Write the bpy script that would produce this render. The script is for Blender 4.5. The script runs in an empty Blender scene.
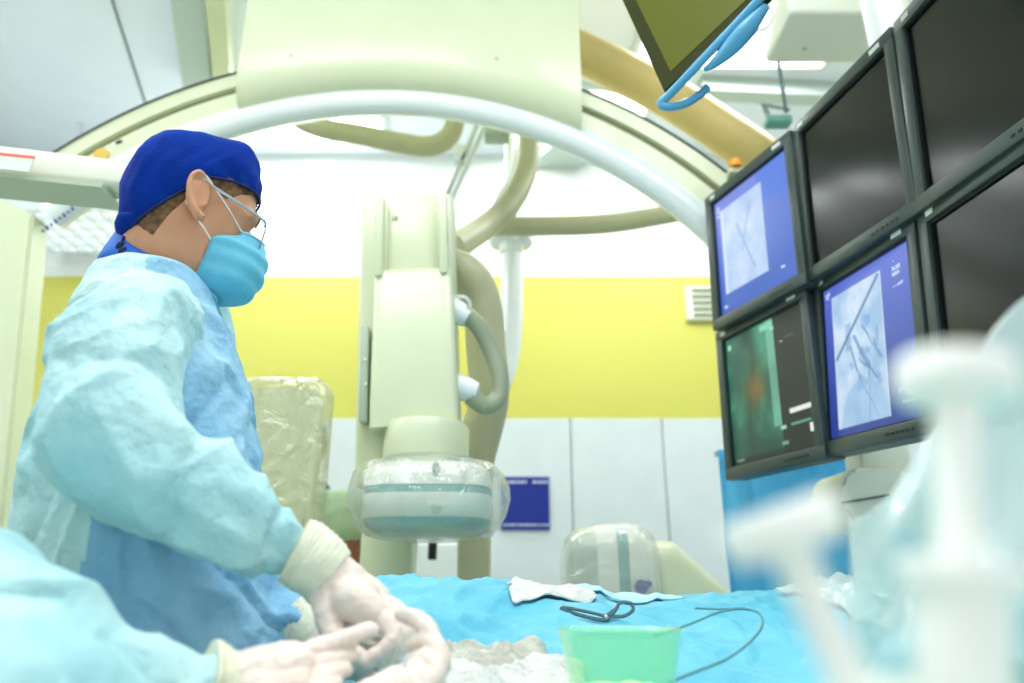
import bpy, bmesh, math, random
from math import sin, cos, pi, radians, atan2, exp, sqrt, tan
from mathutils import Vector, Matrix, Quaternion, noise

random.seed(7)
SC = bpy.context.scene
COL = SC.collection
V = Vector

# ------------------------------------------------------------------ camera model
CAMZ, PITCH, FPX = 1.2, radians(19.2), 715.0
CP, SP = cos(PITCH), sin(PITCH)

def P(px, py, Y):
    """the point at distance Y into the room that the photograph shows at px, py"""
    u = (px - 512) / FPX; v = (341.5 - py) / FPX
    t = Y / (CP - v * SP)
    return V((u * t, Y, CAMZ + (SP + v * CP) * t))

def PZ(px, py, z):
    u = (px - 512) / FPX; v = (341.5 - py) / FPX
    t = (z - CAMZ) / (SP + v * CP)
    return V((u * t, (CP - v * SP) * t, z))

def mpp(py, Y):            # metres per photo pixel there
    v = (341.5 - py) / FPX
    return Y / (CP - v * SP) / FPX

# ------------------------------------------------------------------ materials
def lin(c):
    c = c / 255.0
    return c / 12.92 if c <= 0.04045 else ((c + 0.055) / 1.055) ** 2.4

def rgb(r, g, b): return (lin(r), lin(g), lin(b), 1.0)

def mat(name, col, rough=0.5, metal=0.0, spec=0.5, trans=0.0, alpha=1.0, emit=None, estr=0.0,
        sss=0.0, coat=0.0, var=0.0, vscale=6.0, bump=0.0, bscale=60.0, ior=1.45, col2=None):
    m = bpy.data.materials.new(name); m.use_nodes = True
    nt = m.node_tree; b = nt.nodes['Principled BSDF']
    b.inputs['Base Color'].default_value = rgb(*col)
    b.inputs['Roughness'].default_value = rough
    b.inputs['Metallic'].default_value = metal
    b.inputs['Specular IOR Level'].default_value = spec
    b.inputs['Transmission Weight'].default_value = trans
    b.inputs['Alpha'].default_value = alpha
    b.inputs['IOR'].default_value = ior
    b.inputs['Coat Weight'].default_value = coat
    if sss:
        b.inputs['Subsurface Weight'].default_value = sss
        b.inputs['Subsurface Radius'].default_value = (1.0, 0.4, 0.25)
        b.inputs['Subsurface Scale'].default_value = 0.01
    if emit:
        b.inputs['Emission Color'].default_value = rgb(*emit)
        b.inputs['Emission Strength'].default_value = estr
    tc = nt.nodes.new('ShaderNodeTexCoord')
    if var or col2:
        n = nt.nodes.new('ShaderNodeTexNoise'); n.inputs['Scale'].default_value = vscale
        n.inputs['Detail'].default_value = 4
        nt.links.new(tc.outputs['Object'], n.inputs['Vector'])
        mx = nt.nodes.new('ShaderNodeMix'); mx.data_type = 'RGBA'
        c2 = col2 or tuple(max(0, c * (1 - var)) for c in col)
        mx.inputs[6].default_value = rgb(*col); mx.inputs[7].default_value = rgb(*c2)
        mr = nt.nodes.new('ShaderNodeMapRange')
        mr.inputs[1].default_value = 0.35; mr.inputs[2].default_value = 0.65
        nt.links.new(n.outputs[0], mr.inputs[0]); nt.links.new(mr.outputs[0], mx.inputs[0])
        nt.links.new(mx.outputs[2], b.inputs['Base Color'])
    if bump:
        n2 = nt.nodes.new('ShaderNodeTexNoise'); n2.inputs['Scale'].default_value = bscale
        n2.inputs['Detail'].default_value = 5
        nt.links.new(tc.outputs['Object'], n2.inputs['Vector'])
        bp = nt.nodes.new('ShaderNodeBump'); bp.inputs['Strength'].default_value = min(1, bump)
        bp.inputs['Distance'].default_value = 0.02 if bump > .7 else 0.01
        nt.links.new(n2.outputs[0], bp.inputs['Height']); nt.links.new(bp.outputs[0], b.inputs['Normal'])
    return m

def film(name, col, opacity=0.35, rough=0.15, bump=0.6, bscale=25, gloss=0.25):
    """thin clear plastic: see-through, with a milky share and a shiny share"""
    m = bpy.data.materials.new(name); m.use_nodes = True
    nt = m.node_tree; nt.nodes.clear()
    out = nt.nodes.new('ShaderNodeOutputMaterial')
    tr = nt.nodes.new('ShaderNodeBsdfTransparent'); tr.inputs[0].default_value = (1, 1, 1, 1)
    df = nt.nodes.new('ShaderNodeBsdfPrincipled'); df.inputs['Base Color'].default_value = rgb(*col)
    df.inputs['Roughness'].default_value = 0.35
    gl = nt.nodes.new('ShaderNodeBsdfGlossy'); gl.inputs['Roughness'].default_value = rough
    gl.inputs[0].default_value = (1, 1, 1, 1)
    tc = nt.nodes.new('ShaderNodeTexCoord')
    n2 = nt.nodes.new('ShaderNodeTexNoise'); n2.inputs['Scale'].default_value = bscale
    n2.inputs['Detail'].default_value = 4; n2.inputs['Distortion'].default_value = 1.2
    nt.links.new(tc.outputs['Object'], n2.inputs['Vector'])
    bp = nt.nodes.new('ShaderNodeBump'); bp.inputs['Strength'].default_value = bump
    bp.inputs['Distance'].default_value = 0.02
    nt.links.new(n2.outputs[0], bp.inputs['Height'])
    for s in (df, gl): nt.links.new(bp.outputs[0], s.inputs['Normal'])
    m1 = nt.nodes.new('ShaderNodeMixShader'); m1.inputs[0].default_value = opacity
    m2 = nt.nodes.new('ShaderNodeMixShader')
    lw = nt.nodes.new('ShaderNodeLayerWeight'); lw.inputs[0].default_value = 0.35
    mu = nt.nodes.new('ShaderNodeMath'); mu.operation = 'MULTIPLY'; mu.inputs[1].default_value = gloss * 2
    nt.links.new(bp.outputs[0], lw.inputs['Normal'])
    nt.links.new(lw.outputs['Facing'], mu.inputs[0]); nt.links.new(mu.outputs[0], m2.inputs[0])
    nt.links.new(tr.outputs[0], m1.inputs[1]); nt.links.new(df.outputs[0], m1.inputs[2])
    nt.links.new(m1.outputs[0], m2.inputs[1]); nt.links.new(gl.outputs[0], m2.inputs[2])
    nt.links.new(m2.outputs[0], out.inputs[0])
    return m

M = {}
M['wall_yellow'] = mat('yellow wall paint', (202, 197, 92), .55, bump=.05, bscale=90)
M['wall_white'] = mat('white wall paint', (232, 236, 234), .5, bump=.03)
M['panel'] = mat('pale grey wall panel', (214, 221, 222), .35, var=.02)
M['groove'] = mat('panel joint', (165, 172, 174), .6)
M['ceiling'] = mat('ceiling white', (238, 245, 254), .45, var=.01)
M['floor'] = mat('vinyl floor', (176, 190, 180), .3, var=.06)
M['cream'] = mat('cream enamel', (214, 220, 184), .32, var=.015, coat=.2)
M['cream2'] = mat('pale cream plastic', (232, 234, 214), .35, var=.01)
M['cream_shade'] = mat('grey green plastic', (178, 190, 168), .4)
M['lip'] = mat('glossy white enamel', (226, 234, 230), .12, coat=.8)
M['rubber'] = mat('dark rubber', (38, 44, 44), .5)
M['groove_olive'] = mat('olive groove', (128, 128, 92), .5)
M['hose'] = mat('khaki corrugated hose', (188, 186, 148), .45, var=.05)
M['hose_gold'] = mat('golden beige duct', (214, 190, 120), .45, var=.08, vscale=3)
M['hose_grey'] = mat('grey green hose', (160, 168, 140), .4)
M['white_plastic'] = mat('white plastic', (238, 240, 240), .3)
M['metal'] = mat('brushed steel', (190, 196, 198), .25, metal=.9)
M['alu'] = mat('white painted aluminium', (222, 228, 228), .3)
M['black'] = mat('black plastic', (24, 28, 28), .4)
M['bezel'] = mat('dark green grey bezel', (62, 74, 70), .38, var=.05, spec=.5)
M['bezel_edge'] = mat('bezel inner edge', (20, 24, 24), .4)
M['screen_off'] = mat('dark screen glass', (14, 19, 18), .2, spec=.28)
M['label_white'] = mat('white label', (225, 232, 220), .5)
M['label_yellow'] = mat('ochre round label', (214, 178, 74), .5)
M['label_red'] = mat('salmon label stripe', (226, 120, 96), .5)
M['teal_band'] = mat('teal band', (104, 166, 156), .35)
M['skin'] = mat('skin', (222, 158, 120), .5, sss=.15, var=.06, vscale=18, bump=.08, bscale=120)
M['skin_dark'] = mat('tanned skin', (140, 84, 56), .5, sss=.08)
M['hair'] = mat('brown hair', (140, 100, 62), .7, var=.35, vscale=120, bump=.5, bscale=220)
M['eye'] = mat('eye white', (196, 184, 172), .2)
M['iris'] = mat('iris', (60, 48, 38), .2)
M['cap'] = mat('royal blue cotton', (0, 50, 150), .85, spec=.12, var=.12, vscale=14, bump=.15, bscale=180)
M['cap_dark'] = mat('navy trim', (14, 26, 74), .8)
M['scrub_blue'] = mat('blue scrub collar', (20, 104, 206), .7, var=.08)
M['scrub_green'] = mat('green scrub cloth', (166, 188, 150), .8)
M['mask'] = mat('surgical mask blue', (112, 200, 224), .75, var=.06, vscale=20, bump=.1, bscale=250)
M['mask_edge'] = mat('mask band', (170, 222, 238), .7)
M['elastic'] = mat('white elastic', (240, 236, 226), .7)
M['gown'] = mat('aqua nonwoven gown', (160, 208, 214), .7, col2=(190, 222, 220), vscale=6, bump=.75, bscale=22, sss=.0)
M['gown_blue'] = mat('blue gown front and shaded sleeve', (126, 180, 214), .65, col2=(156, 200, 222), vscale=7, bump=.75, bscale=24)
M['trousers'] = mat('blue scrub trousers', (40, 96, 170), .8)
M['shoe'] = mat('white clog', (225, 228, 228), .5)
M['glove'] = mat('white latex glove', (236, 218, 206), .42, sss=.12, var=.03, vscale=25, bump=.15, bscale=70)
M['cuff'] = mat('ribbed glove cuff', (228, 226, 202), .55, bump=.3, bscale=90)
M['drape'] = mat('cyan blue surgical drape', (84, 178, 202), .6, col2=(112, 194, 214), vscale=6, bump=.6, bscale=26)
M['drape_pale'] = mat('pale blue drape film', (176, 222, 236), .4, bump=.1)
M['blue_cloth'] = mat('bright blue cover', (56, 164, 222), .6, col2=(96, 192, 236), vscale=3)
M['gauze'] = mat('white gauze', (232, 232, 226), .9, bump=.6, bscale=160, var=.08, vscale=30)
M['gauze_grey'] = mat('used grey gauze', (216, 214, 200), .9, bump=.6, bscale=140, var=.14, vscale=30)
M['gauze_cream'] = mat('cream gauze', (240, 238, 190), .9, bump=.5, bscale=150)
M['steel_dark'] = mat('dark instrument steel', (112, 128, 134), .25, metal=.8)
M['wire'] = mat('grey green guidewire', (92, 150, 156), .3, metal=.2)
M['sign'] = mat('royal blue sign', (14, 38, 132), .45)
M['ink'] = mat('white sign print', (215, 225, 240), .5)
M['vent'] = mat('vent plastic', (214, 216, 196), .45)
M['vent_dark'] = mat('vent slot', (130, 138, 120), .6)
M['handle_blue'] = mat('light blue handle', (92, 168, 206), .35, coat=.3)
M['olive_bezel'] = mat('olive black bezel', (46, 50, 10), .6, spec=.15)
M['olive_screen'] = mat('olive screen', (88, 92, 14), .4, spec=.15)
M['orange'] = mat('orange lamp plastic', (250, 158, 36), .35)
M['teal_cloth'] = mat('teal drape', (128, 206, 206), .7, var=.05)
M['teal_dark'] = mat('deep teal cloth', (60, 140, 130), .8)
M['syr'] = mat('frosted white plastic', (251, 252, 244), .4, sss=.0, spec=.4)
M['rail_grey'] = mat('ceiling rail grey green', (190, 204, 196), .5)
M['pole_white'] = mat('white glossy pole', (240, 243, 243), .2, coat=.5)
M['dark_line'] = mat('dark seam', (96, 112, 108), .6)
M['diffuser'] = mat('lit diffuser', (255, 255, 255), .5, emit=(250, 254, 255), estr=5.0)
M['louver'] = mat('lit louvre', (255, 255, 255), .5, emit=(246, 252, 255), estr=2.2)
M['film'] = film('clear plastic bag', (238, 242, 230), .28, bump=.9, bscale=16, gloss=.28)
M['film_yellow'] = film('creamy plastic wrap', (224, 222, 172), .42, bump=1.0, bscale=14, gloss=.3)
M['film_clear'] = film('clear sheet', (222, 242, 238), .50, bump=.4, bscale=6, gloss=.15)
M['glass'] = film('spectacle lens', (220, 235, 235), .10, bump=0, gloss=.3)
M['bowl'] = film('green translucent plastic', (150, 244, 150), .24, bump=.1, gloss=.15, rough=.2)

# ------------------------------------------------------------------ object helpers
def sharp(me, ang=35):
    try:
        me.set_sharp_from_angle(angle=radians(ang))
    except Exception:
        pass

def mk(name, bm, m, parent=None, smooth=True, ang=35, recalc=True, pick=None):
    if recalc: bmesh.ops.recalc_face_normals(bm, faces=bm.faces)
    me = bpy.data.meshes.new(name); bm.to_mesh(me); bm.free()
    for x in (m if isinstance(m, (list, tuple)) else (m,)): me.materials.append(x)
    if smooth:
        for p in me.polygons: p.use_smooth = True
        sharp(me, ang)
    if pick:
        for p in me.polygons: p.material_index = pick(p.center)
    o = bpy.data.objects.new(name, me); COL.objects.link(o)
    if parent is not None:
        o.parent = parent
        if parent.type == 'EMPTY': o.matrix_parent_inverse = Matrix.Translation(-parent.location)
    return o

def thing(name, label, cat, loc, group=None):
    o = bpy.data.objects.new(name, None); COL.objects.link(o)
    o.location = loc; o.empty_display_size = .05
    tag(o, label, cat, group); return o

def tag(o, label, cat=None, group=None):
    o['label'] = label
    if cat: o['category'] = cat
    if group: o['group'] = group
    return o

def struct(o): o['kind'] = 'structure'; return o

def B(): return bmesh.new()

def box(bm, c, s, rot=None, bev=0.0, seg=2):
    """box of size s at c; rot is a 3x3"""
    r = bmesh.ops.create_cube(bm, size=1.0)
    vs = r['verts']
    for v in vs: v.co = V((v.co.x * s[0], v.co.y * s[1], v.co.z * s[2]))
    if bev:
        es = list({e for v in vs for e in v.link_edges})
        rb = bmesh.ops.bevel(bm, geom=es, offset=bev, segments=seg, affect='EDGES', profile=.5)
        vs = list({v for f in rb['faces'] for v in f.verts} | {v for v in vs if v.is_valid})
    mt = (rot.to_4x4() if rot is not None else Matrix())
    for v in vs: v.co = (mt @ v.co) + V(c)
    return vs

def frame(d, up=V((0, 0, 1))):
    d = d.normalized()
    if abs(d.dot(up)) > .98: up = V((1, 0, 0))
    s = d.cross(up).normalized(); u = s.cross(d).normalized()
    return d, s, u

def rot_from(x, y, z): return Matrix((x, y, z)).transposed()

def beam(bm, a, b, w, h, bev=.004):
    d, s, u = frame(b - a)
    box(bm, (a + b) / 2, ((b - a).length, w, h), rot_from(d, s, u), bev)

def catmull(pts, n=8):
    out = []; N = len(pts)
    for i in range(N - 1):
        p0 = pts[max(i - 1, 0)]; p1 = pts[i]; p2 = pts[i + 1]; p3 = pts[min(i + 2, N - 1)]
        for k in range(n):
            t = k / n
            out.append(tuple(.5 * ((2 * p1[j]) + (-p0[j] + p2[j]) * t + (2 * p0[j] - 5 * p1[j] + 4 * p2[j] - p3[j]) * t * t
                                   + (-p0[j] + 3 * p1[j] - 3 * p2[j] + p3[j]) * t ** 3) for j in range(len(p1))))
    out.append(tuple(pts[-1])); return out

def tube(bm, pts, r=None, n=16, sm=8, rings=0.0, ringn=0, cap=True):
    """pts: (x,y,z[,r]); smooth path; rings: corrugation depth"""
    q = [tuple(p) + ((r,) if len(p) == 3 else ()) for p in pts]
    if sm > 1: q = catmull(q, sm)
    cs = [V(a[:3]) for a in q]; rs = [a[3] for a in q]
    if ringn:
        # resample for corrugation
        nc, nr = [], []
        L = [0]
        for i in range(1, len(cs)): L.append(L[-1] + (cs[i] - cs[i - 1]).length)
        tot = L[-1]; k = 0; S = ringn * 4
        for s in range(S + 1):
            x = tot * s / S
            while k < len(L) - 2 and L[k + 1] < x: k += 1
            t = (x - L[k]) / max(L[k + 1] - L[k], 1e-9)
            nc.append(cs[k].lerp(cs[k + 1], t)); nr.append((rs[k] * (1 - t) + rs[k + 1] * t) * (1 + rings * (0, .5, 1, .5)[s % 4]))
        cs, rs = nc, nr
    prev = None; loops = []
    d = (cs[1] - cs[0]).normalized(); _, s, u = frame(d)
    for i, c in enumerate(cs):
        if i == 0: t = cs[1] - cs[0]
        elif i == len(cs) - 1: t = cs[-1] - cs[-2]
        else: t = cs[i + 1] - cs[i - 1]
        t.normalize()
        s = (s - t * s.dot(t)).normalized(); u = t.cross(s)
        loops.append([bm.verts.new(c + (s * cos(2 * pi * k / n) + u * sin(2 * pi * k / n)) * rs[i]) for k in range(n)])
    for a, b in zip(loops, loops[1:]):
        for k in range(n): bm.faces.new((a[k], a[(k + 1) % n], b[(k + 1) % n], b[k]))
    if cap:
        bm.faces.new(loops[0][::-1]); bm.faces.new(loops[-1])
    return loops

def loft(bm, loops, cap=True, closed=True):
    L = [[bm.verts.new(p) for p in lp] for lp in loops]
    n = len(L[0])
    for a, b in zip(L, L[1:]):
        for k in range(n if closed else n - 1):
            bm.faces.new((a[k], a[(k + 1) % n], b[(k + 1) % n], b[k]))
    if cap and closed:
        bm.faces.new(L[0][::-1]); bm.faces.new(L[-1])
    return L

def lathe(bm, prof, c, axis=V((0, 0, 1)), n=32, sx=1.0, cap=True):
    d, s, u = frame(axis)
    loops = [[V(c) + d * h + (s * cos(2 * pi * k / n) + u * sin(2 * pi * k / n) * sx) * r for k in range(n)] for r, h in prof]
    return loft(bm, loops, cap)

def ball(bm, c, r, rot=None, seg=20):
    if not hasattr(r, '__len__'): r = (r, r, r)
    x = bmesh.ops.create_uvsphere(bm, u_segments=seg, v_segments=seg // 2 + 2, radius=1)
    mt = rot.to_4x4() if rot is not None else Matrix()
    for v in x['verts']: v.co = mt @ V((v.co.x * r[0], v.co.y * r[1], v.co.z * r[2])) + V(c)
    return x['verts']

def prism(bm, poly, off):
    """closed polygon (list of Vectors) given thickness off"""
    a = [bm.verts.new(p) for p in poly]; b = [bm.verts.new(p + off) for p in poly]
    n = len(a); bm.faces.new(a[::-1]); bm.faces.new(b)
    for k in range(n): bm.faces.new((a[k], a[(k + 1) % n], b[(k + 1) % n], b[k]))

def organic(bm, voxel, smooth=6, fac=.5, disp=None, subd=0):
    """fuse overlapping solids into one continuous skin and return a bmesh"""
    bmesh.ops.recalc_face_normals(bm, faces=bm.faces)
    me = bpy.data.meshes.new('fuse'); bm.to_mesh(me); bm.free()
    o = bpy.data.objects.new('fuse', me); COL.objects.link(o)
    r = o.modifiers.new('r', 'REMESH'); r.mode = 'VOXEL'; r.voxel_size = voxel; r.adaptivity = 0
    s = o.modifiers.new('s', 'SMOOTH'); s.factor = fac; s.iterations = smooth
    dg = bpy.context.evaluated_depsgraph_get(); dg.update()
    ev = o.evaluated_get(dg)
    out = bmesh.new(); out.from_mesh(ev.to_mesh()); ev.to_mesh_clear()
    bpy.data.objects.remove(o); bpy.data.meshes.remove(me)
    if disp:
        out.normal_update()
        mv = [(v, v.normal * disp(v.co, v.normal)) for v in out.verts]
        for v, dd in mv: v.co += dd
    return out

def rn(p, s, ax=(1, 1, 1), off=0):       # noise -1..1
    return noise.noise(V((p.x * s * ax[0] + off, p.y * s * ax[1] + off * .7, p.z * s * ax[2] - off)))

def ridge(p, s, ax=(1, 1, 1), off=0, pw=3):
    return (1 - abs(rn(p, s, ax, off))) ** pw

# ------------------------------------------------------------------ ROOM
BY, CZ = 4.0, 3.9
XL, XR, YF = -3.4, 2.9, -1.2
ZB0, ZB1 = P(600, 418, BY).z, P(600, 275.5, BY).z

bm = B(); box(bm, ((XL + XR) / 2, (BY + YF) / 2, -.05), (XR - XL + .2, BY - YF + .2, .1)); struct(mk('floor', bm, M['floor'], smooth=False))
bm = B(); box(bm, ((XL + XR) / 2, (BY + YF) / 2, CZ + .05), (XR - XL + .2, BY - YF + .2, .1)); struct(mk('ceiling', bm, M['ceiling'], smooth=False))
bm = B(); box(bm, ((XL + XR) / 2, BY + .08, CZ / 2), (XR - XL + .2, .1, CZ)); wb = struct(mk('wall_back', bm, M['wall_white'], smooth=False))
bm = B(); box(bm, ((XL + XR) / 2, BY + .021, (ZB0 + ZB1) / 2), (XR - XL, .02, ZB1 - ZB0)); struct(mk('trim_1', bm, M['wall_yellow'], smooth=False))
g0 = P(571, 440, BY).x; g1 = P(663, 440, BY).x; gw = g1 - g0
k0 = int((XL - g0) / gw) - 1
bm = B()
for k in range(k0, 12):
    a = max(XL, g0 + k * gw) + .004; b = min(XR, g0 + (k + 1) * gw) - .004
    if b - a < .05: continue
    box(bm, ((a + b) / 2, BY + .018, ZB0 / 2), (b - a, .028, ZB0 - .004), bev=.002, seg=1)
struct(mk('trim_2', bm, M['panel'], smooth=False))
bm = B(); box(bm, (XL - .05, (BY + YF) / 2, CZ / 2), (.1, BY - YF, CZ)); struct(mk('wall_left', bm, M['wall_white'], smooth=False))
bm = B(); box(bm, (XR + .05, (BY + YF) / 2, CZ / 2), (.1, BY - YF, CZ)); struct(mk('wall_right', bm, M['wall_white'], smooth=False))
bm = B(); box(bm, ((XL + XR) / 2, BY - .006, .06), (XR - XL, .02, .12)); struct(mk('baseboard_back', bm, M['groove'], smooth=False))
# ceiling joints
bm = B()
for a, b in (((112, 0), (150, 118)), ((112, 0), (95, -90))):
    beam(bm, PZ(a[0], a[1], CZ - .004), PZ(b[0], b[1], CZ - .004), .008, .006, 0)
beam(bm, PZ(330, 205, CZ - .004), PZ(250, 204, CZ - .004), .01, .004, 0)
struct(mk('trim_3', bm, M['dark_line'], smooth=False))

# ceiling rails
def rail(a, b, z, w, h, m, label, cat='ceiling rail', drop=True):
    bm = B(); beam(bm, PZ(*a, z), PZ(*b, z), w, h)
    o = mk('ceiling_rail', bm, m, smooth=False); tag(o, label, cat); return o
rail((186, -40), (200, 92), CZ - .06, .15, .12, M['rail_grey'], 'wide grey green ceiling rail above the blue capped surgeon')
rail((216, -40), (226, 92), CZ - .09, .09, .18, M['cream'], 'narrow cream ceiling duct beside the cream carriage housing')
rail((500, 199), (676, 190), CZ - .05, .05, .10, M['rail_grey'], 'thin pale ceiling rail behind the lower curve of the white arc')
rail((700, 88), (870, 96), CZ - .05, .10, .10, M['rail_grey'], 'grey green ceiling rail above the monitor bank')
rail((540, 62), (662, 92), CZ - .05, .10, .10, M['rail_grey'], 'short ceiling rail between the carriage housing and blue handle')
rail((545, 170), (600, 120), CZ - .05, .30, .10, M['rail_grey'], 'broad grey ceiling duct seen through the arc, right of the hose')

# lamps in the ceiling
def lamp(cx, cy, sx, sy, power, label, z=CZ - .0, col=(.93, .98, 1.0)):
    t = thing('ceiling_light', label, 'ceiling light', (cx, cy, z - .05), 'recessed light panels of the ceiling')
    bm = B()
    for q in ((-1, 0), (1, 0)): box(bm, (cx + q[0] * (sx / 2 + .015), cy, z - .02), (.03, sy + .06, .04), bev=.003)
    for q in (-1, 1): box(bm, (cx, cy + q * (sy / 2 + .015), z - .02), (sx, .03, .04), bev=.003)
    mk('frame', bm, M['alu'], t, smooth=False)
    bm = B(); box(bm, (cx, cy, z - .012), (sx, sy, .012)); mk('diffuser', bm, M['diffuser'], t, smooth=False)
    l = bpy.data.lights.new('panel_lamp', 'AREA'); l.shape = 'RECTANGLE'; l.size = sx * .96; l.size_y = sy * .96
    l.energy = power; l.color = col
    o = bpy.data.objects.new('panel_lamp', l); COL.objects.link(o); o.parent = t
    o.location = (0, 0, .05 - .03)
    return t
def lampx(px, py, *r):
    q = PZ(px, py, CZ); lamp(q.x, min(q.y, 3.6), *r)
lampx(330, 172, .9, .5, 30, 'lit ceiling panel seen through the arc, left of the detector column')
lampx(560, 180, .9, .5, 16, 'lit ceiling panel seen through the arc, behind the detector column')
lampx(745, 20, 1.0, .6, 30, 'lit ceiling panel above the bank of monitors')
lamp(-.9, .3, 1.2, 1.2, 17, 'lit ceiling panel over the near left of the table')
lamp(.7, .3, 1.2, 1.2, 17, 'lit ceiling panel over the near right of the table')
lamp(-2.95, 1.5, .8, 1.0, 30, 'lit ceiling panel at the far left of the room')

# louvre light, left
t = thing('louvre_light', 'lit louvred luminaire behind the surgeon\'s neck, below the ceiling', 'ceiling light', P(88, 222, 3.6))
c = P(90, 222, 3.6)
bm = B(); box(bm, c + V((-.05, .1, .09)), (.75, .5, .04), bev=.005)
for sx in (-1, 1): box(bm, c + V((-.05 + sx * .37, .1, .03)), (.02, .5, .1))
for sy in (-1, 1): box(bm, c + V((-.05, .1 + sy * .25, .03)), (.75, .02, .1))
mk('housing', bm, M['alu'], t, smooth=False)
bm = B()
for i in range(1, 8): box(bm, c + V((-.42 + i * .0925, .1, .0)), (.008, .5, .05))
for j in range(1, 5): box(bm, c + V((-.05, -.15 + j * .1, .0)), (.74, .008, .05))
mk('louvre', bm, M['alu'], t, smooth=False)
bm = B(); box(bm, c + V((-.05, .1, .055)), (.72, .47, .02)); mk('diffuser', bm, M['louver'], t, smooth=False)
for sx in (-.25, .2):
    bm = B(); box(bm, (c.x + sx, c.y + .1, (c.z + .1 + CZ) / 2), (.03, .03, CZ - c.z - .1)); mk('hanger', bm, M['alu'], t, smooth=False)

# wall vent and sign
t = thing('wall_vent', 'small slatted white vent high on the yellow wall beside the monitors', 'vent', P(700, 304, BY))
a = P(684, 287, BY); b = P(722, 321, BY)
cx, cz = (a.x + b.x) / 2, (a.z + b.z) / 2; w, h = b.x - a.x, a.z - b.z
bm = B(); box(bm, (cx, BY - .006, cz), (w, .03, h), bev=.006); mk('frame', bm, M['vent'], t, smooth=False)
bm = B()
for k in range(5): box(bm, (cx + .01, BY - .024, cz - h * .36 + k * h * .18), (w * .72, .012, h * .07))
mk('slats', bm, M['vent_dark'], t, smooth=False)

t = thing('wall_sign', 'royal blue square sign with small white print on the panelled wall', 'sign', P(525, 503, BY))
a = P(501, 477, BY); b = P(550, 530, BY); cx, cz = (a.x + b.x) / 2, (a.z + b.z) / 2; w, h = b.x - a.x, a.z - b.z
bm = B(); box(bm, (cx, BY - .002, cz), (w, .012, h), bev=.002); mk('board', bm, M['sign'], t, smooth=False)
bm = B(); x = cx - w * .44
for ww in (.028, .02, .03, .022, .026, .018, -.03, .03, .022, .026, .02):
    if ww < 0: x -= ww; continue
    box(bm, (x + ww * .35, BY - .009, cz + h * .40), (ww * .6, .003, h * .045)); x += ww * .9
mk('print', bm, M['ink'], t, smooth=False); bm = B()
x = cx - w * .42
for k in range(17): 
    ww = random.choice((.008, .012, .015)); box(bm, (x, BY - .009, cz - h * .41), (ww, .003, h * .03)); x += .0145
mk('print', bm, M['ink'], t, smooth=False)

# ------------------------------------------------------------------ OVERHEAD C-ARM
KR = 2.12 / 1.2
RC = V((-.264 * KR, 2.12, CAMZ + .088 * KR)); RO = .957 * KR
def rp(a, r, y): return V((RC.x + cos(a) * r * KR, y * KR, RC.z + sin(a) * r * KR))
def sweep(bm, prof, a0, a1, n=96, closed=True):
    loops = [[rp(a0 + (a1 - a0) * k / n, r, y) for r, y in prof] for k in range(n + 1)]
    loft(bm, loops, cap=closed, closed=closed)
arm = thing('overhead_c_arm', 'huge cream and white ring arm arching over the surgeon and table', 'c-arm', (RC.x, 2.2, RC.z + RO))
A0 = radians(11); qe = P(38, 205, 2.12); A1 = atan2(qe.z - RC.z, qe.x - RC.x)
prof = [(.957, 1.20), (.927, 1.20), (.925, 1.212), (.912, 1.212), (.910, 1.20), (.868, 1.20),
        (.874, 1.27), (.957, 1.27)]
bm = B(); sweep(bm, prof, A0, A1); mk('rail', bm, M['cream'], arm, ang=25)
lipp = [(.872, 1.198), (.862, 1.192), (.846, 1.190), (.834, 1.194), (.826, 1.202), (.823, 1.212), (.826, 1.224), (.836, 1.240), (.852, 1.254), (.872, 1.266), (.90, 1.266), (.90, 1.21)]
bm = B(); sweep(bm, lipp, A0, A1, 120); mk('inner_lip', bm, M['lip'], arm, ang=60)
bm = B(); sweep(bm, [(.957, 1.197), (.9605, 1.197), (.9605, 1.272), (.957, 1.272)], A0, A1); mk('rubber_edge', bm, M['rubber'], arm)
bm = B(); sweep(bm, [(.912, 1.209), (.925, 1.209), (.925, 1.2115), (.912, 1.2115)], A0, A1); mk('groove', bm, M['groove_olive'], arm)
# carriage housing
xl = P(240.5, 60, 1.17 * KR).x; xr = P(580, 60, 1.17 * KR).x
def zr(x, r): return RC.z + sqrt(max((r * KR) ** 2 - (x - RC.x) ** 2, 0))
bm = B(); N = 40; rows = []
for k in range(N + 1):
    x = xl + (xr - xl) * k / N
    rows.append([V((x, 1.268 * KR, 3.6)), V((x, 1.268 * KR, zr(x, .9))), V((x, 1.20 * KR, zr(x, .862))), V((x, 1.185 * KR, zr(x, .870))), V((x, 1.172 * KR, zr(x, .886))), V((x, 1.165 * KR, zr(x, .905))),
                 V((x, 1.162 * KR, zr(x, .93))), V((x, 1.162 * KR, zr(x, .99))), V((x, 1.162 * KR, 3.6))])
loft(bm, rows)
mk('carriage_housing', bm, M['cream'], arm, ang=50)
for px, py in ((291, 56), (497, 59)):
    bm = B(); q = P(px, py, 1.163 * KR); lathe(bm, [(.0, -.004), (.007, -.004), (.0075, 0)], q, V((0, 1, 0)), 12, cap=False)
    mk('screw_cap', bm, M['cream_shade'], arm)
bm = B(); box(bm, ((xl + xr) / 2, 1.3 * KR, (3.6 + CZ) / 2), (.5, .3, CZ - 3.6), bev=.02); mk('ceiling_mount', bm, M['cream2'], arm)
q = P(101, 155, 1.199 * KR); bm = B(); lathe(bm, [(.0, -.003), (.027, -.003), (.028, .004)], q, V((0, 1, 0)), 24, cap=False)
tag(mk('round_sticker', bm, M['label_yellow'], arm), 'ochre round sticker on the band')
q = P(119, 142, 1.199 * KR); bm = B(); box(bm, q, (.021, .008, .009), Matrix.Rotation(radians(-28), 3, 'Y')); mk('slot', bm, M['rubber'], arm)
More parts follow.
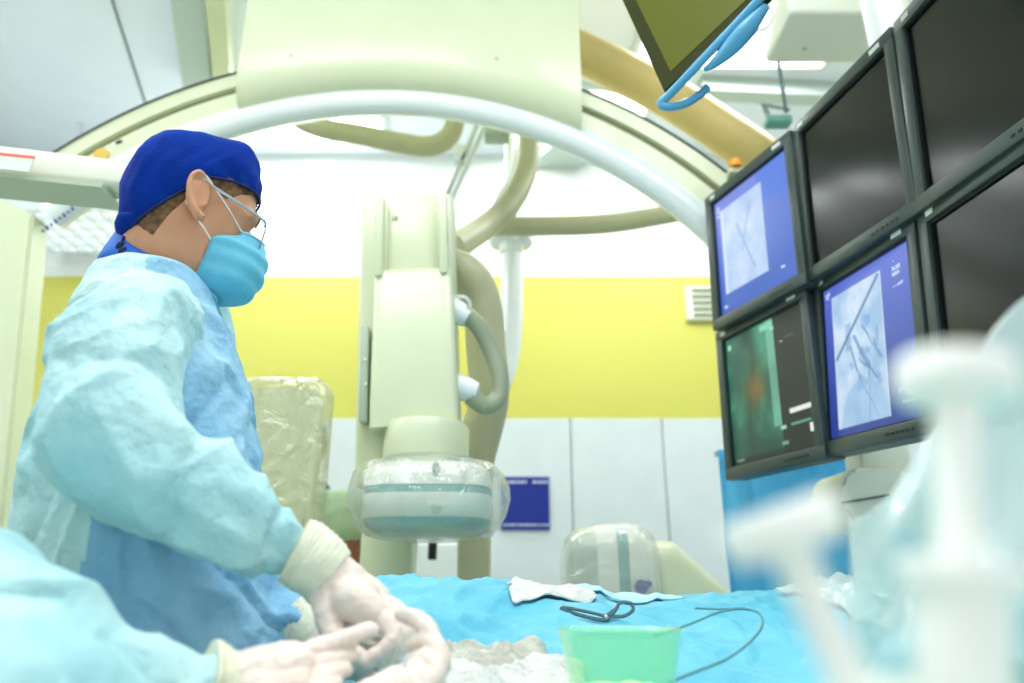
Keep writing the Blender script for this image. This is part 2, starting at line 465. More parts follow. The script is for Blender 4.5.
# end housing at the far left
bm = B()
x1 = P(26, 240, 2.12).x; x0 = x1 - .45; zt = P(22, 214, 2.12).z
poly = [V((x0, 0, .35)), V((x1 + .27, 0, .35)), V((x1, 0, zt)), V((x0, 0, zt + .22))]
prism(bm, [p + V((0, 2.12, 0)) for p in poly], V((0, .095, 0)))
bmesh.ops.bevel(bm, geom=list(bm.edges), offset=.008, segments=2, affect='EDGES')
mk('end_housing', bm, M['cream'], arm)
bm = B()
for k in range(8):
    q = rp(A1 - radians(.7), .835 + .0, 1.198) * 0 + P(43 + k * 4.2, 231 - k * 3.2, 2.10)
    box(bm, q, (.008, .002, .016 if k % 2 else .009), Matrix.Rotation(radians(-35), 3, 'Y'))
mk('badge_print', bm, M['sign'], arm, smooth=False)

# support arm in front of the ring, far left
sa = thing('support_arm', 'cream tapered support arm with red and white label, behind the surgeon\'s cap', 'support arm', P(-60, 160, 1.5))
a = P(-170, 150, 1.45); b = P(118, 180, 1.50); e = P(146, 186, 1.505)
d, s, u = frame(b - a)
bm = B(); loops = []
for pt, h, w in ((a, .074, .065), (b, .060, .055), (b.lerp(e, .5), .052, .05), (e, .030, .03)):
    lp = []
    for k in range(24):
        an = 2 * pi * k / 24; ca, sb = cos(an), sin(an)
        lp.append(pt + s * w * math.copysign(abs(ca) ** .45, ca) * .8 + u * h * .62 * math.copysign(abs(sb) ** .45, sb))
    loops.append(lp)
loft(bm, loops); mk('beam', bm, M['cream2'], sa, ang=50)
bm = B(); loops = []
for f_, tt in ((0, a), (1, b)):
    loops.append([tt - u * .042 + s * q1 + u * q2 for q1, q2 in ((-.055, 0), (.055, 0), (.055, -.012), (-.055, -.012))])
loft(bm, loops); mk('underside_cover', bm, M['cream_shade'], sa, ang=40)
lc = P(8, 163, 1.405)
bm = B(); box(bm, lc, (.105, .004, .036), rot_from(d, V((0, 1, 0)), u).to_3x3()); lb = mk('label_plate', bm, M['label_white'], sa, smooth=False)
bm = B(); box(bm, lc + u * .020, (.105, .0045, .008), rot_from(d, V((0, 1, 0)), u).to_3x3()); mk('label_stripe', bm, M['label_red'], sa, smooth=False)
bm = B(); tube(bm, [(a.x, a.y, a.z - .04), (a.x, a.y, CZ)], .035, sm=1); mk('ceiling_pole', bm, M['cream2'], sa)

# ------------------------------------------------------------------ DETECTOR COLUMN
DY = 1.8
dc = thing('detector_column', 'cream upright x-ray detector column with a plastic bagged head over the table', 'x-ray detector', P(420, 300, DY))
def rect(px0, py0, px1, py1, Y):
    a = P(px0, py0, Y); b = P(px1, py1, Y); return a, b
xL = P(377, 300, DY).x; xR_ = P(459, 300, DY).x
zTop = P(415, 202, DY).z; zCov = P(415, 268, DY).z; zBot = P(415, 418, DY).z
zc0 = P(415, 455, DY).z
W_ = xR_ - xL; xc = (xL + xR_) / 2 + .004; hcx_ = P(424, 455, DY).x
# spine behind with rounded edges
bm = B(); xs0 = P(362, 300, DY + .1).x; xs1 = P(458, 300, DY + .1).x; zS = P(400, 198, DY + .1).z
box(bm, ((xs0 + xs1) / 2 + .018, DY + .13, (zBot + zS) / 2 - .08), (xs1 - xs0, .12, zS - zBot + .16), bev=.015, seg=3)
mk('spine', bm, M['cream'], dc)
bm = B(); box(bm, (xc, DY + .05, (zCov + zTop) / 2 - .05), (W_ * .78, .05, zTop - zCov + .08), bev=.004); mk('slide_plate', bm, M['cream'], dc)
for sx in (-1, 1):
    bm = B(); box(bm, (xc + sx * W_ * .40, DY + .01, (zCov + zTop) / 2), (W_ * .10, .06, zTop - zCov + .05), bev=.006)
    box(bm, (xc + sx * W_ * .335, DY + .03, (zCov + zTop) / 2), (.012, .05, zTop - zCov + .02), bev=.003)
    mk('guide_rail', bm, M['cream'], dc)
bm = B()
for px, py, r in ((388, 216, .005), (407, 216, .008)):
    lathe(bm, [(0, -.004), (r, -.003), (r, .006)], P(px, py, DY + .024), V((0, 1, 0)), 14, cap=False)
mk('bolt', bm, M['cream_shade'], dc)
bm = B()
cw0, cw1 = W_ * .5, W_ * .52
loops = []
for z, hw, y0 in ((zCov, W_ * .48, DY), (zCov - .02, W_ * .485, DY - .012), (zBot + .05, W_ * .52, DY - .012), (zBot - .02, W_ * .52, DY - .012)):
    lp = []
    for k in range(32):
        an = 2 * pi * k / 32; ca, sb = cos(an), sin(an)
        lp.append(V((xc + .004 + hw * math.copysign(abs(ca) ** .22, ca), y0 + .075 + .075 * math.copysign(abs(sb) ** .22, sb), z)))
    loops.append(lp)
loft(bm, loops); mk('front_cover', bm, M['cream'], dc, ang=40)
# side strip with two bolts, left
bm = B(); a = P(371, 322, DY + .02); b = P(371, 418, DY + .02)
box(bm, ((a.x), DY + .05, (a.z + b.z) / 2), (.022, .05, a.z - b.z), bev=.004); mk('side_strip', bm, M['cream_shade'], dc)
bm = B()
for py in (357, 381): lathe(bm, [(0, -.004), (.004, -.003), (.004, .004)], P(370, py, DY + .024), V((0, 1, 0)), 10, cap=False)
mk('side_bolt', bm, M['cream2'], dc)
# the x-ray arm is angled a little, so the column leans
_piv = V((hcx_, DY, P(429, 455, DY).z)); _rt = Matrix.Translation(_piv) @ Matrix.Rotation(radians(-2.8), 4, 'Y') @ Matrix.Translation(-_piv)
for ch in [o for o in COL.objects if o.parent == dc]:
    ch.data.transform(_rt)
# neck collar
hc = V((P(424, 440, DY).x, DY + .06, 0))
zN0 = P(424, 421, DY).z; zN1 = P(424, 454, DY - .05).z
bm = B(); lathe(bm, [(.116, zN1 - .02), (.124, zN1), (.124, zN0 - .01), (.117, zN0), (.05, zN0 + .005)], hc, n=48, sx=.9); mk('collar', bm, M['cream'], dc)
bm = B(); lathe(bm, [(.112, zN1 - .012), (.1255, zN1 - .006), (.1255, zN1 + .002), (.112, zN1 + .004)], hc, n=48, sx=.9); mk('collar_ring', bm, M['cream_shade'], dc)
# detector head: rounded square can
zh0 = P(427, 458, DY - .1).z; zh1 = P(427, 532, DY - .1).z
hcx = P(428, 490, DY).x; HR = .160
def sq(c, r, z, e=.55, n=56, jit=0):
    lp = []
    for k in range(n):
        an = 2 * pi * k / n; ca, sb = cos(an), sin(an)
        j = 1 + jit * noise.noise(V((ca * 4, sb * 4, z * 22)))
        lp.append(V((c[0] + r * j * math.copysign(abs(ca) ** e, ca), c[1] + r * j * math.copysign(abs(sb) ** e, sb), z)))
    return lp
hC = (hcx, DY + .05)
H_ = zh0 - zh1
bm = B(); loft(bm, [sq(hC, r * HR, zh1 + H_ * z) for r, z in ((.30, 1.0), (.82, .98), (.93, .93), (.98, .80), (1, .68), (1, .64))]); mk('head_top', bm, M['cream2'], dc, ang=60)
bm = B(); loft(bm, [sq(hC, r * HR, zh1 + H_ * z) for r, z in ((.985, .645), (.985, .525))]); mk('teal_band', bm, M['teal_band'], dc)
bm = B(); loft(bm, [sq(hC, r * HR, zh1 + H_ * z) for r, z in ((1, .53), (1, .22), (.98, .2))]); mk('head_body', bm, M['cream2'], dc, ang=60)
bm = B(); loft(bm, [sq(hC, r * HR, zh1 + H_ * z) for r, z in ((.98, .205), (.95, .10), (.80, .02), (.5, .0))]); mk('head_base', bm, M['teal_band'], dc, ang=60)
q = P(436, 468, DY - .118)
bm = B(); lathe(bm, [(0, -.004), (.009, -.003), (.009, .02)], V((q.x, hC[1] - HR - .003, q.z)), V((0, 1, 0)), 20, sx=1.9, cap=False); mk('indicator_window', bm, M['steel_dark'], dc)
q = P(436, 508, DY - .118)
bm = B(); lathe(bm, [(0, -.003), (.013, -.002), (.013, .02)], V((q.x, hC[1] - HR - .001, q.z)), V((0, 1, 0)), 20, cap=False); mk('round_mark', bm, M['cream_shade'], dc)
# plastic bag round the head
bm = B()
bag = []
for r, z in ((.70, 1.10), (.80, 1.05), (1.02, 1.0), (1.16, .86), (1.22, .68), (1.24, .5), (1.20, .32), (1.08, .14), (.92, .0), (.70, -.05), (.40, -.07), (.12, -.06)):
    bag.append(sq(hC, r * HR, zh1 + H_ * z, e=.75, n=96, jit=.06))
loft(bm, bag, cap=True)
for v in bm.verts:
    v.co += V((1, 1, 0)) * 0 + (v.co - V((hC[0], hC[1], v.co.z))).normalized() * .006 * ridge(v.co, 22, (1, 1, .35))
tag(mk('plastic_bag', bm, M['film'], dc, ang=180), 'clear plastic bag gathered round the detector head')

# hoses on its right side
bm = B(); tube(bm, [P(462, 312, 1.86), P(478, 326, 1.88), P(492, 352, 1.9), P(500, 378, 1.9), P(498, 398, 1.9), P(486, 406, 1.88), P(470, 396, 1.86)], .0245, 20, 8, .03, 46)
mk('cable_hose', bm, M['hose_grey'], dc)
for (a, b) in ((P(444, 306, 1.86), P(467, 318, 1.865)), (P(447, 384, 1.86), P(476, 392, 1.86))):
    bm = B(); d = b - a
    lathe(bm, [(.030, 0), (.036, d.length * .1), (.034, d.length * .62), (.028, d.length * .95), (.026, d.length * 1.05)], a, d, 24); mk('hose_connector', bm, M['white_plastic'], dc)
bm = B(); q = P(463, 300, 1.87); tube(bm, [P(452, 297, 1.86), P(464, 297, 1.85), P(470, 304, 1.86), P(468, 314, 1.87)], .0045, 10); mk('clip', bm, M['white_plastic'], dc)

# rear C of the floor stand, seen edge on
fc = thing('floor_c_arm', 'cream floor stand arm standing behind the detector column', 'c-arm', (P(430, 500, 2.25).x, 2.2, 0))
bm = B(); x0 = P(361, 560, 2.15).x; x1 = P(412, 560, 2.15).x; zt = P(400, 420, 2.15).z
box(bm, ((x0 + x1) / 2, 2.2, zt / 2), (x1 - x0, .16, zt), bev=.015); 
mk('upright', bm, M['cream'], fc)
xa = P(458, 540, 2.15).x; xb = P(490, 540, 2.15).x
bm = B(); box(bm, ((xa + xb) / 2, 2.2, P(470, 460, 2.15).z / 2), (xb - xa, .16, P(470, 460, 2.15).z), bev=.015); mk('side_post', bm, M['hose'], fc)
bm = B(); tube(bm, [P(436, 268, 2.05), P(452, 268, 2.05), P(470, 278, 2.05), P(482, 305, 2.08), P(486, 350, 2.1), P(489, 395, 2.12), P(482, 430, 2.14), P(474, 462, 2.16), P(472, 500, 2.2)], .062, 24, 8, 0, 0)
mk('bent_duct', bm, M['hose'], fc)
bm = B(); box(bm, ((x0 + xb) / 2, 2.22, .12), (.6, .5, .24), bev=.03); mk('base', bm, M['cream'], fc)
bm = B(); box(bm, ((x0 + x1) / 2 + .12, 2.24, zt - .1), (.3, .08, .2), bev=.02); mk('cross_plate', bm, M['cream'], fc)

# white cabinet under the head with a black lever
cb = thing('white_cabinet', 'low white cabinet seen below the bagged detector head', 'cabinet', (P(436, 560, 3.4).x, 3.5, 0))
q = P(414, 538, 3.4); q2 = P(460, 538, 3.4)
bm = B(); box(bm, ((q.x + q2.x) / 2, 3.6, .72), (.5, .4, 1.44), bev=.01); mk('body', bm, M['white_plastic'], cb, smooth=False)
bm = B(); box(bm, ((q.x + q2.x) / 2, 3.393, .72), (.46, .014, 1.36), bev=.004); dr = mk('door', bm, M['alu'], cb, smooth=False)
hg = thing('hanging_lever', 'small black lever hanging below the bagged detector head', 'lever', P(433, 545, 2.6))
bm = B(); beam(bm, P(434, 520, 2.6), P(432, 560, 2.6), .03, .03, .006); beam(bm, P(432, 537, 2.6), P(445, 535, 2.6), .03, .03, .006); mk('grip', bm, M['black'], hg)
bm = B(); beam(bm, P(434, 522, 2.6), V((P(434, 520, 2.6).x, 2.6, 2.2)), .02, .02, .004)
mk('rod', bm, M['white_plastic'], hg)
bm = B(); beam(bm, V((P(434, 520, 2.6).x, 2.6, 2.2)), V((P(434, 520, 2.6).x, 2.28, 2.2)), .02, .02, .004); mk('bracket', bm, M['white_plastic'], hg)

# overhead hoses
def hose(pts, r, m, label, ringn=0, rings=.03, name='hose', cat='hose', grp=None):
    bm = B(); tube(bm, pts, r, 28, 8, rings, ringn)
    o = mk(name, bm, m, ang=60); tag(o, label, cat, grp); return o
hose([P(286, 104, 2.62), P(300, 119, 2.62), P(325, 129, 2.62), P(360, 135, 2.62), P(400, 143, 2.62), P(432, 146, 2.62), P(452, 132, 2.62), P(455, 100, 2.62), P(440, 70, 2.62)], .044, M['hose'], 'drooping khaki hose hanging inside the arc above the column')
hose([P(505, 70, 2.68), P(524, 110, 2.66), P(529, 150, 2.64), P(521, 185, 2.6), P(503, 212, 2.5), P(478, 232, 2.4), P(452, 248, 2.2)], .048, M['hose'], 'thick khaki hose curving down to the detector column')
hose([P(488, 226, 2.75), P(540, 226, 2.75), P(600, 224, 2.75), P(650, 217, 2.75), P(720, 203, 2.75)], .044, M['hose'], 'level khaki hose running behind the arc to the monitors')
hose([P(500, 18, 2.62), P(540, 35, 2.62), P(600, 62, 2.62), P(660, 92, 2.62), P(720, 130, 2.62), P(775, 168, 2.62), P(850, 225, 2.62)], .092, M['hose_gold'], 'thick golden beige duct running diagonally to the monitors', name='duct', cat='duct')
hose([P(518, 236, 2.85), P(503, 226, 2.85), P(498, 205, 2.85), P(512, 180, 2.85), P(520, 150, 2.85)], .026, M['pole_white'], 'thin white hose beside the thick curved khaki hose')

# white pole
wp = thing('ceiling_pole', 'glossy white bent pole dropping behind the column', 'pole', P(511, 240, 2.95))
bm = B(); tube(bm, [P(512, 246, 2.95), P(512, 290, 2.95), P(511, 330, 2.95), P(506, 365, 2.95), P(494, 395, 2.95), P(476, 412, 2.95)], .050, 24); mk('tube', bm, M['pole_white'], wp)
bm = B(); q = P(511, 240, 2.95); lathe(bm, [(.03, -.09), (.055, -.07), (.06, -.03), (.10, -.02), (.105, .0), (.09, .02), (.04, .025)], q, n=32); mk('flange', bm, M['pole_white'], wp)
bm = B(); tube(bm, [tuple(q), (q.x, q.y, CZ)], .03, sm=1); mk('stem', bm, M['pole_white'], wp)

# light strut
st = thing('ceiling_strut', 'slanted light metal strut with a small box above the column', 'strut', P(460, 180, 2.5))
bm = B(); beam(bm, P(446, 212, 2.5), P(487, 122, 2.5), .022, .02); mk('bar', bm, M['alu'], st)
bm = B(); beam(bm, P(438, 216, 2.5), P(478, 124, 2.5), .01, .02); mk('rod', bm, M['metal'], st)
bm = B(); box(bm, P(460, 156, 2.52), (.05, .05, .08), bev=.004); mk('junction_box', bm, M['white_plastic'], st)
bm = B(); box(bm, P(497, 132, 2.45), (.10, .08, .07), bev=.008); mk('bracket', bm, M['cream_shade'], st)

# ------------------------------------------------------------------ MONITORS
def Reul(a, b, g):
    return Matrix.Rotation(a, 3, 'Z') @ Matrix.Rotation(b, 3, 'X') @ Matrix.Rotation(g, 3, 'Y')

def painted(name, fn, parent, T, x0, x1, z0, z1, y, nx=110, nz=120, estr=1.0):
    """a lit display: one colour per grid cell"""
    me = bpy.data.meshes.new(name); vs = []; fs = []
    for j in range(nz + 1):
        for i in range(nx + 1):
            vs.append(T @ V((x0 + (x1 - x0) * i / nx, y, z0 + (z1 - z0) * j / nz)))
    for j in range(nz):
        for i in range(nx):
            a = j * (nx + 1) + i; fs.append((a, a + nx + 1, a + nx + 2, a + 1))
    me.from_pydata(vs, [], fs)
    at = me.color_attributes.new('img', 'FLOAT_COLOR', 'POINT')
    for j in range(nz + 1):
        for i in range(nx + 1):
            c = fn(i / nx, j / nz); at.data[j * (nx + 1) + i].color = rgb(*c)
    m = bpy.data.materials.new(name + ' image'); m.use_nodes = True; nt = m.node_tree; b = nt.nodes['Principled BSDF']
    n = nt.nodes.new('ShaderNodeVertexColor'); n.layer_name = 'img'
    b.inputs['Base Color'].default_value = (.01, .01, .01, 1); b.inputs['Roughness'].default_value = .4
    nt.links.new(n.outputs[0], b.inputs['Emission Color']); b.inputs['Emission Strength'].default_value = estr
    me.materials.append(m)
    o = bpy.data.objects.new(name, me); COL.objects.link(o); o.parent = parent
    if parent.type == 'EMPTY': o.matrix_parent_inverse = Matrix.Translation(-parent.location)
    return o

def mixc(a, b, t): t = max(0, min(1, t)); return tuple(a[k] + (b[k] - a[k]) * t for k in range(3))
def seg(u, v, a, b):
    ax, ay = a; bx, by = b; t = max(0, min(1, ((u - ax) * (bx - ax) + (v - ay) * (by - ay)) / ((bx - ax) ** 2 + (by - ay) ** 2)))
    return math.hypot(u - ax - t * (bx - ax), v - ay - t * (by - ay))
def nz2(u, v, s, o=0): return noise.fractal(V((u * s + o, v * s, o)), .9, 2.0, 4)

def imgA(u, v):
    c = mixc((124, 140, 226), (46, 92, 190), v * 1.1 + .2 * (u - .5))
    if v < .3 and u > .6: c = mixc(c, (66, 120, 226), .5)
    if .09 < u < .66 and .10 < v < .84:
        c = mixc((196, 214, 244), (168, 196, 234), .5 + .9 * nz2(u, v, 5))
        if seg(u, v, (.3, .3), (.5, .75)) < .012 or seg(u, v, (.5, .2), (.35, .55)) < .01: c = mixc(c, (120, 150, 205), .5)
        if u < .12: c = (205, 224, 250)
    for a, b in ((.03, .05), (.03, .09), (.03, .13), (.80, .86), (.05, .93)):
        if 0 < u - a < .05 and 0 < v - b < .018: c = (214, 226, 250)
    return c
def imgD(u, v):
    if u < .64:
        c = mixc((70, 150, 118), (36, 92, 78), .5 + 1.1 * nz2(u, v, 3.2, 4))
        c = mixc(c, (30, 60, 46), max(0, 1 - abs(u - .30 - .05 * sin(v * 6)) / .13) * .75)
        c = mixc(c, (150, 104, 46), exp(-((u - .36) / .13) ** 2 - ((v - .47) / .13) ** 2) * .75)
        c = mixc(c, (28, 62, 56), (v - .62) * 2.2)
        if u > .55 and v < .8: c = mixc(c, (150, 214, 190), .55)
        if v > .95: c = mixc(c, (24, 34, 34), .7)
    else: c = mixc((40, 44, 38), (26, 34, 32), v)
    for a, b, w, h, k in ((.03, .05, .05, .05, (150, 224, 190)), (.48, .02, .16, .05, (140, 210, 180)), (.60, .07, .05, .03, (150, 220, 190)), (.70, .20, .04, .012, (170, 200, 180)), (.77, .19, .10, .008, (90, 110, 96)),
                       (.74, .70, .24, .035, (226, 236, 232)), (.74, .80, .22, .02, (96, 160, 136)), (.62, .80, .07, .03, (160, 210, 196)), (.62, .91, .08, .03, (110, 160, 150)), (.94, .84, .04, .06, (230, 240, 236)), (.04, .96, .1, .015, (150, 190, 180))):
        if a < u < a + w and b < v < b + h: c = k
    return c
def imgE(u, v):
    c = mixc((88, 110, 210), (38, 62, 150), v * 1.1)
    if .10 < u < .69 and .075 < v < .945:
        n = nz2(u, v, 4, 9)
        c = mixc((204, 222, 244), (150, 188, 224), .45 + 1.0 * n)
        n2 = nz2(u * 1.0, v, 9, 3)
        if n2 > .12 and .25 < u < .62 and .3 < v < .75: c = mixc(c, (110, 152, 204), min(.55, (n2 - .12) * 2.2))
        c = mixc(c, (62, 104, 150), 1.25 * (1 - seg(u, v, (.655, .10), (.13, .50)) / .016)) if seg(u, v, (.655, .10), (.13, .50)) < .016 else c
        for a, b, w in (((.36, .42), (.50, .62), .02), ((.50, .62), (.47, .94), .007), ((.40, .55), (.58, .70), .012), ((.30, .45), (.36, .62), .012), ((.36, .62), (.56, .92), .007), ((.55, .45), (.64, .60), .008), ((.45, .35), (.55, .50), .010)):
            d = seg(u, v + .01 * sin(u * 40), a, b)
            if d < w: c = mixc(c, (84, 126, 184), .65 * min(1, (1 - d / w) * 2.5))
        d = math.hypot((u - .42) / .28, (v - .98) / .30)
        if d < 1: c = mixc(c, (140, 182, 224), .55)
        if u < .115 or u > .68: c = mixc(c, (220, 232, 250), .6)
    for a, b, w, h in ((.02, .04, .05, .04), (.06, .025, .03, .03), (.03, .10, .03, .02), (.80, .07, .05, .012), (.80, .10, .09, .03), (.80, .14, .08, .02), (.80, .22, .12, .012), (.86, .215, .05, .01), (.78, .80, .2, .03), (.80, .88, .16, .02)):
        if a < u < a + w and b < v < b + h and nz2(u, v, 60) > -.2: c = (196, 212, 246)
    return c

MW, MH = .41, .46
MON = {
 'A': ((.628, 2.05, 1.206), (-70.5, -1.3, 1.1)),
 'B': ((.771, 1.669, 1.206), (-80.2, -.9, 3.1)),
 'D': ((.634, 2.099, .760), (-71.2, -1.5, .3)),
 'E': ((.791, 1.729, .767), (-82.9, -3.6, 3.5)),
}
MON['C'] = ((.842, 1.262, 1.184), (-86, -1.5, 4.0))
MON['F'] = ((.842, 1.318, .742), (-87, -3.0, 4.0))
MLAB = {
 'A': 'leftmost monitor of the top row, blue display with a pale x-ray rectangle',
 'B': 'middle monitor of the top row, switched off with a smooth grey reflection',
 'C': 'dark switched-off monitor at the top right corner of the photo',
 'D': 'leftmost monitor of the bottom row, green x-ray image beside a black column',
 'E': 'middle monitor of the bottom row, blue display with a catheter line on an angiogram',
 'F': 'switched-off monitor at the right edge, below the top right one',
}
IMG = {'A': imgA, 'D': imgD, 'E': imgE}
for k, (o0, ang) in MON.items():
    T = Matrix.Translation(V(o0) + V((0, 0, CAMZ))) @ Reul(*[radians(x) for x in ang]).to_4x4()
    ctr = T @ V((MW / 2, .03, -MH))
    t = thing('monitor', MLAB[k], 'monitor', ctr, 'bank of six wall monitors')
    g = .0015; bw, bt = .030, .034
    def tb(bm): 
        for v in bm.verts: v.co = T @ v.co
        return bm
    bm = B()
    for (x, z, sx, sz) in ((MW / 2, -bt / 2 - g, MW - 2 * g, bt), (MW / 2, -MH + bt / 2 + g, MW - 2 * g, bt)):
        box(bm, (x, .012, z), (sx, .03, sz), bev=.004)
    for x in (bw / 2 + g, MW - bw / 2 - g): box(bm, (x, .0122, -MH / 2), (bw, .0296, MH - 2 * g - .004), bev=.004)
    mk('bezel', tb(bm), M['bezel'], t, ang=40)
    bm = B()
    box(bm, (MW / 2, .016, -bt - .003), (MW - 2 * bw, .022, .006)); box(bm, (MW / 2, .016, -MH + bt + .003), (MW - 2 * bw, .022, .006))
    for x in (bw + .003, MW - bw - .003): box(bm, (x, .016, -MH / 2), (.006, .022, MH - 2 * bt))
    mk('inner_frame', tb(bm), M['bezel_edge'], t, smooth=False)
    bm = B(); box(bm, (MW / 2, .045, -MH / 2), (MW - .008, .04, MH - .008), bev=.006); mk('back_shell', tb(bm), M['bezel'], t)
    if k in IMG: painted('screen', IMG[k], t, T, bw + .004, MW - bw - .004, -bt - .004, -MH + bt + .004, .010)
    else:
        bm = B(); box(bm, (MW / 2, .016, -MH / 2), (MW - 2 * bw, .012, MH - 2 * bt)); mk('screen', tb(bm), M['screen_off'], t, smooth=False)
    for x, w in ((.045, .022), (MW - .058, .034)):
        bm = B(); box(bm, (x, -.0035, -.019), (w, .002, .012)); tag(mk('sticker', tb(bm), M['label_white'], t, smooth=False), 'small white sticker on the bezel')
    bm = B()
    for i in range(6): box(bm, (MW - .06 - i * .016, -.0035, -MH + .017), (.008, .003, .005))
    mk('button', tb(bm), M['bezel_edge'], t, smooth=False)

rk = thing('monitor_rack', 'steel rack carrying the six monitors from the ceiling', 'rack', (1.15, 1.7, 1.25))
bm = B(); tA = Matrix.Translation(V(MON['A'][0]) + V((0, 0, CAMZ)))
beam(bm, V((.80, 2.06, 2.2)), V((1.02, .95, 2.2)), .04, .05); beam(bm, V((.80, 2.06, 1.72)), V((1.02, .95, 1.72)), .04, .05); mk('cross_bar', bm, M['bezel'], rk)
bm = B(); beam(bm, V((.98, 1.5, 1.5)), V((.98, 1.5, CZ)), .07, .07); mk('ceiling_post', bm, M['white_plastic'], rk)

# upper monitor with blue handle
um = thing('overhead_monitor', 'dark olive monitor corner hanging at the top, seen from below', 'monitor', P(690, 0, 1.2))
Cn = P(664, 92, 1.22); Al = P(622, 0, 1.22 + .13)
best = None
for i in range(400):
    yb = .6 + i * .0025; Bp = P(757, 5, yb); d = abs((Al - Cn).normalized().dot((Bp - Cn).normalized()))
    if best is None or d < best[0]: best = (d, yb, Bp)
ex = (Al - Cn).normalized(); ey = (best[2] - Cn).normalized(); ey = (ey - ex * ex.dot(ey)).normalized(); en = ex.cross(ey)
if en.dot(V((0, 0, CAMZ)) - Cn) < 0: en = -en
A_, B_ = .42, .56
def quad(a0, a1, b0, b1, off=0): return [Cn + ex * a + ey * b + en * off for a, b in ((a0, b0), (a1, b0), (a1, b1), (a0, b1))]
bm = B(); prism(bm, quad(0, A_, 0, B_), -en * .018); bmesh.ops.bevel(bm, geom=list(bm.edges), offset=.003, segments=2, affect='EDGES'); mk('casing', bm, M['olive_bezel'], um)
bm = B(); prism(bm, quad(.036, A_ - .036, .030, B_ - .030, .001), -en * .004); mk('screen', bm, M['olive_screen'], um, smooth=False)
bm = B(); ctr = Cn + ex * A_ / 2 + ey * B_ / 2 - en * .04; tube(bm, [tuple(ctr), tuple(ctr - en * .12), (ctr.x + .02, ctr.y + .1, CZ)], .025, sm=1); mk('ceiling_arm', bm, M['white_plastic'], um)
bh = thing('guard_rail', 'light blue guard handle hooked along the overhead monitor edge', 'handle', P(664, 100, 1.2))
hy = 1.2
def HP(px, py, t): return tuple(P(px, py, (Cn.lerp(best[2], t)).y - .005))
bm = B(); tube(bm, [HP(800, -48, 1.5), HP(757, 2, 1.0), HP(710, 52, .5), HP(672, 92, .1), HP(661, 103, 0), HP(668, 107, 0), HP(684, 104, 0), HP(698, 96, 0), HP(707, 88, 0)], .0088, 16, 8); mk('bar', bm, M['handle_blue'], bh)
bm = B(); tube(bm, [HP(766, 6, 1.0) + (.008,), HP(748, 28, .85) + (.017,), HP(732, 46, .65) + (.017,), HP(716, 62, .45) + (.010,), HP(704, 70, .35) + (.004,)], None, 16, 5); mk('flange', bm, M['handle_blue'], bh, ang=60)

# ceiling box with cables
cx0 = thing('ceiling_box', 'cream equipment box under the ceiling above the monitors', 'box', (1.06, 1.93, 2.95))
bm = B(); box(bm, (1.09, 1.94, CAMZ + 1.75 + .13), (.40, .24, .26), bev=.02, seg=3); mk('body', bm, M['cream2'], cx0)
bm = B(); lathe(bm, [(0, -.002), (.008, -.002), (.008, .004)], P(783, 45, 2.02) * 0 + V((1.0, 1.98, CAMZ + 1.75)), V((0, 0, 1)), 12, cap=False); mk('screw', bm, M['cream_shade'], cx0)
bm = B(); box(bm, (1.1, 1.95, (CZ + 3.2) / 2), (.12, .12, CZ - 3.2)); mk('mount', bm, M['white_plastic'], cx0)
for pts, m, lab in ((((738, 2), (752, -8), (768, 4), (772, 18), (762, 30), (750, 24)), 'white_plastic', 'white looped cable beside the ceiling box'),
                    (((800, -40), (742, 20), (750, 34), (745, 44), (732, 48), (724, 44), (736, 34)), 'black', 'thin dark cable loop behind the blue handle'),
                    (((728, 36), (736, 26), (748, 20), (758, 28), (752, 36)), 'white_plastic', 'short knotted white cable behind the blue handle')):
    bm = B(); tube(bm, [P(a, b, 1.5 + .01 * i) for i, (a, b) in enumerate(pts)], .0042 if m != 'black' else .0025, 10)
    tag(mk('cable', bm, M[m]), lab, 'cable')
cl = thing('clamp_lamp', 'small teal and steel clamp fitting hanging near the ceiling, above the monitors', 'fitting', P(775, 115, 2.4))
bm = B(); box(bm, P(778, 122, 2.4), (.10, .06, .035), bev=.01); mk('body', bm, M['teal_band'], cl)
bm = B(); beam(bm, P(760, 104, 2.4), P(790, 110, 2.4), .01, .012); beam(bm, P(764, 106, 2.4), P(770, 122, 2.4), .012, .02); tube(bm, [tuple(P(786, 112, 2.4)), (P(786, 112, 2.4).x, 2.4, CZ)], .008, 8, 1); mk('bracket', bm, M['steel_dark'], cl)
ol = thing('orange_lamp', 'small orange indicator lamp beside the leftmost top monitor', 'lamp', P(735, 164, 1.95))
bm = B(); q = P(735, 164, 1.95); lathe(bm, [(.020, -.012), (.021, 0), (.018, .012), (.008, .018)], q, n=20); mk('lens', bm, M['orange'], ol)
bm = B(); box(bm, q + V((.02, .02, -.022)), (.08, .05, .02), bev=.004); mk('base', bm, M['cream'], ol)

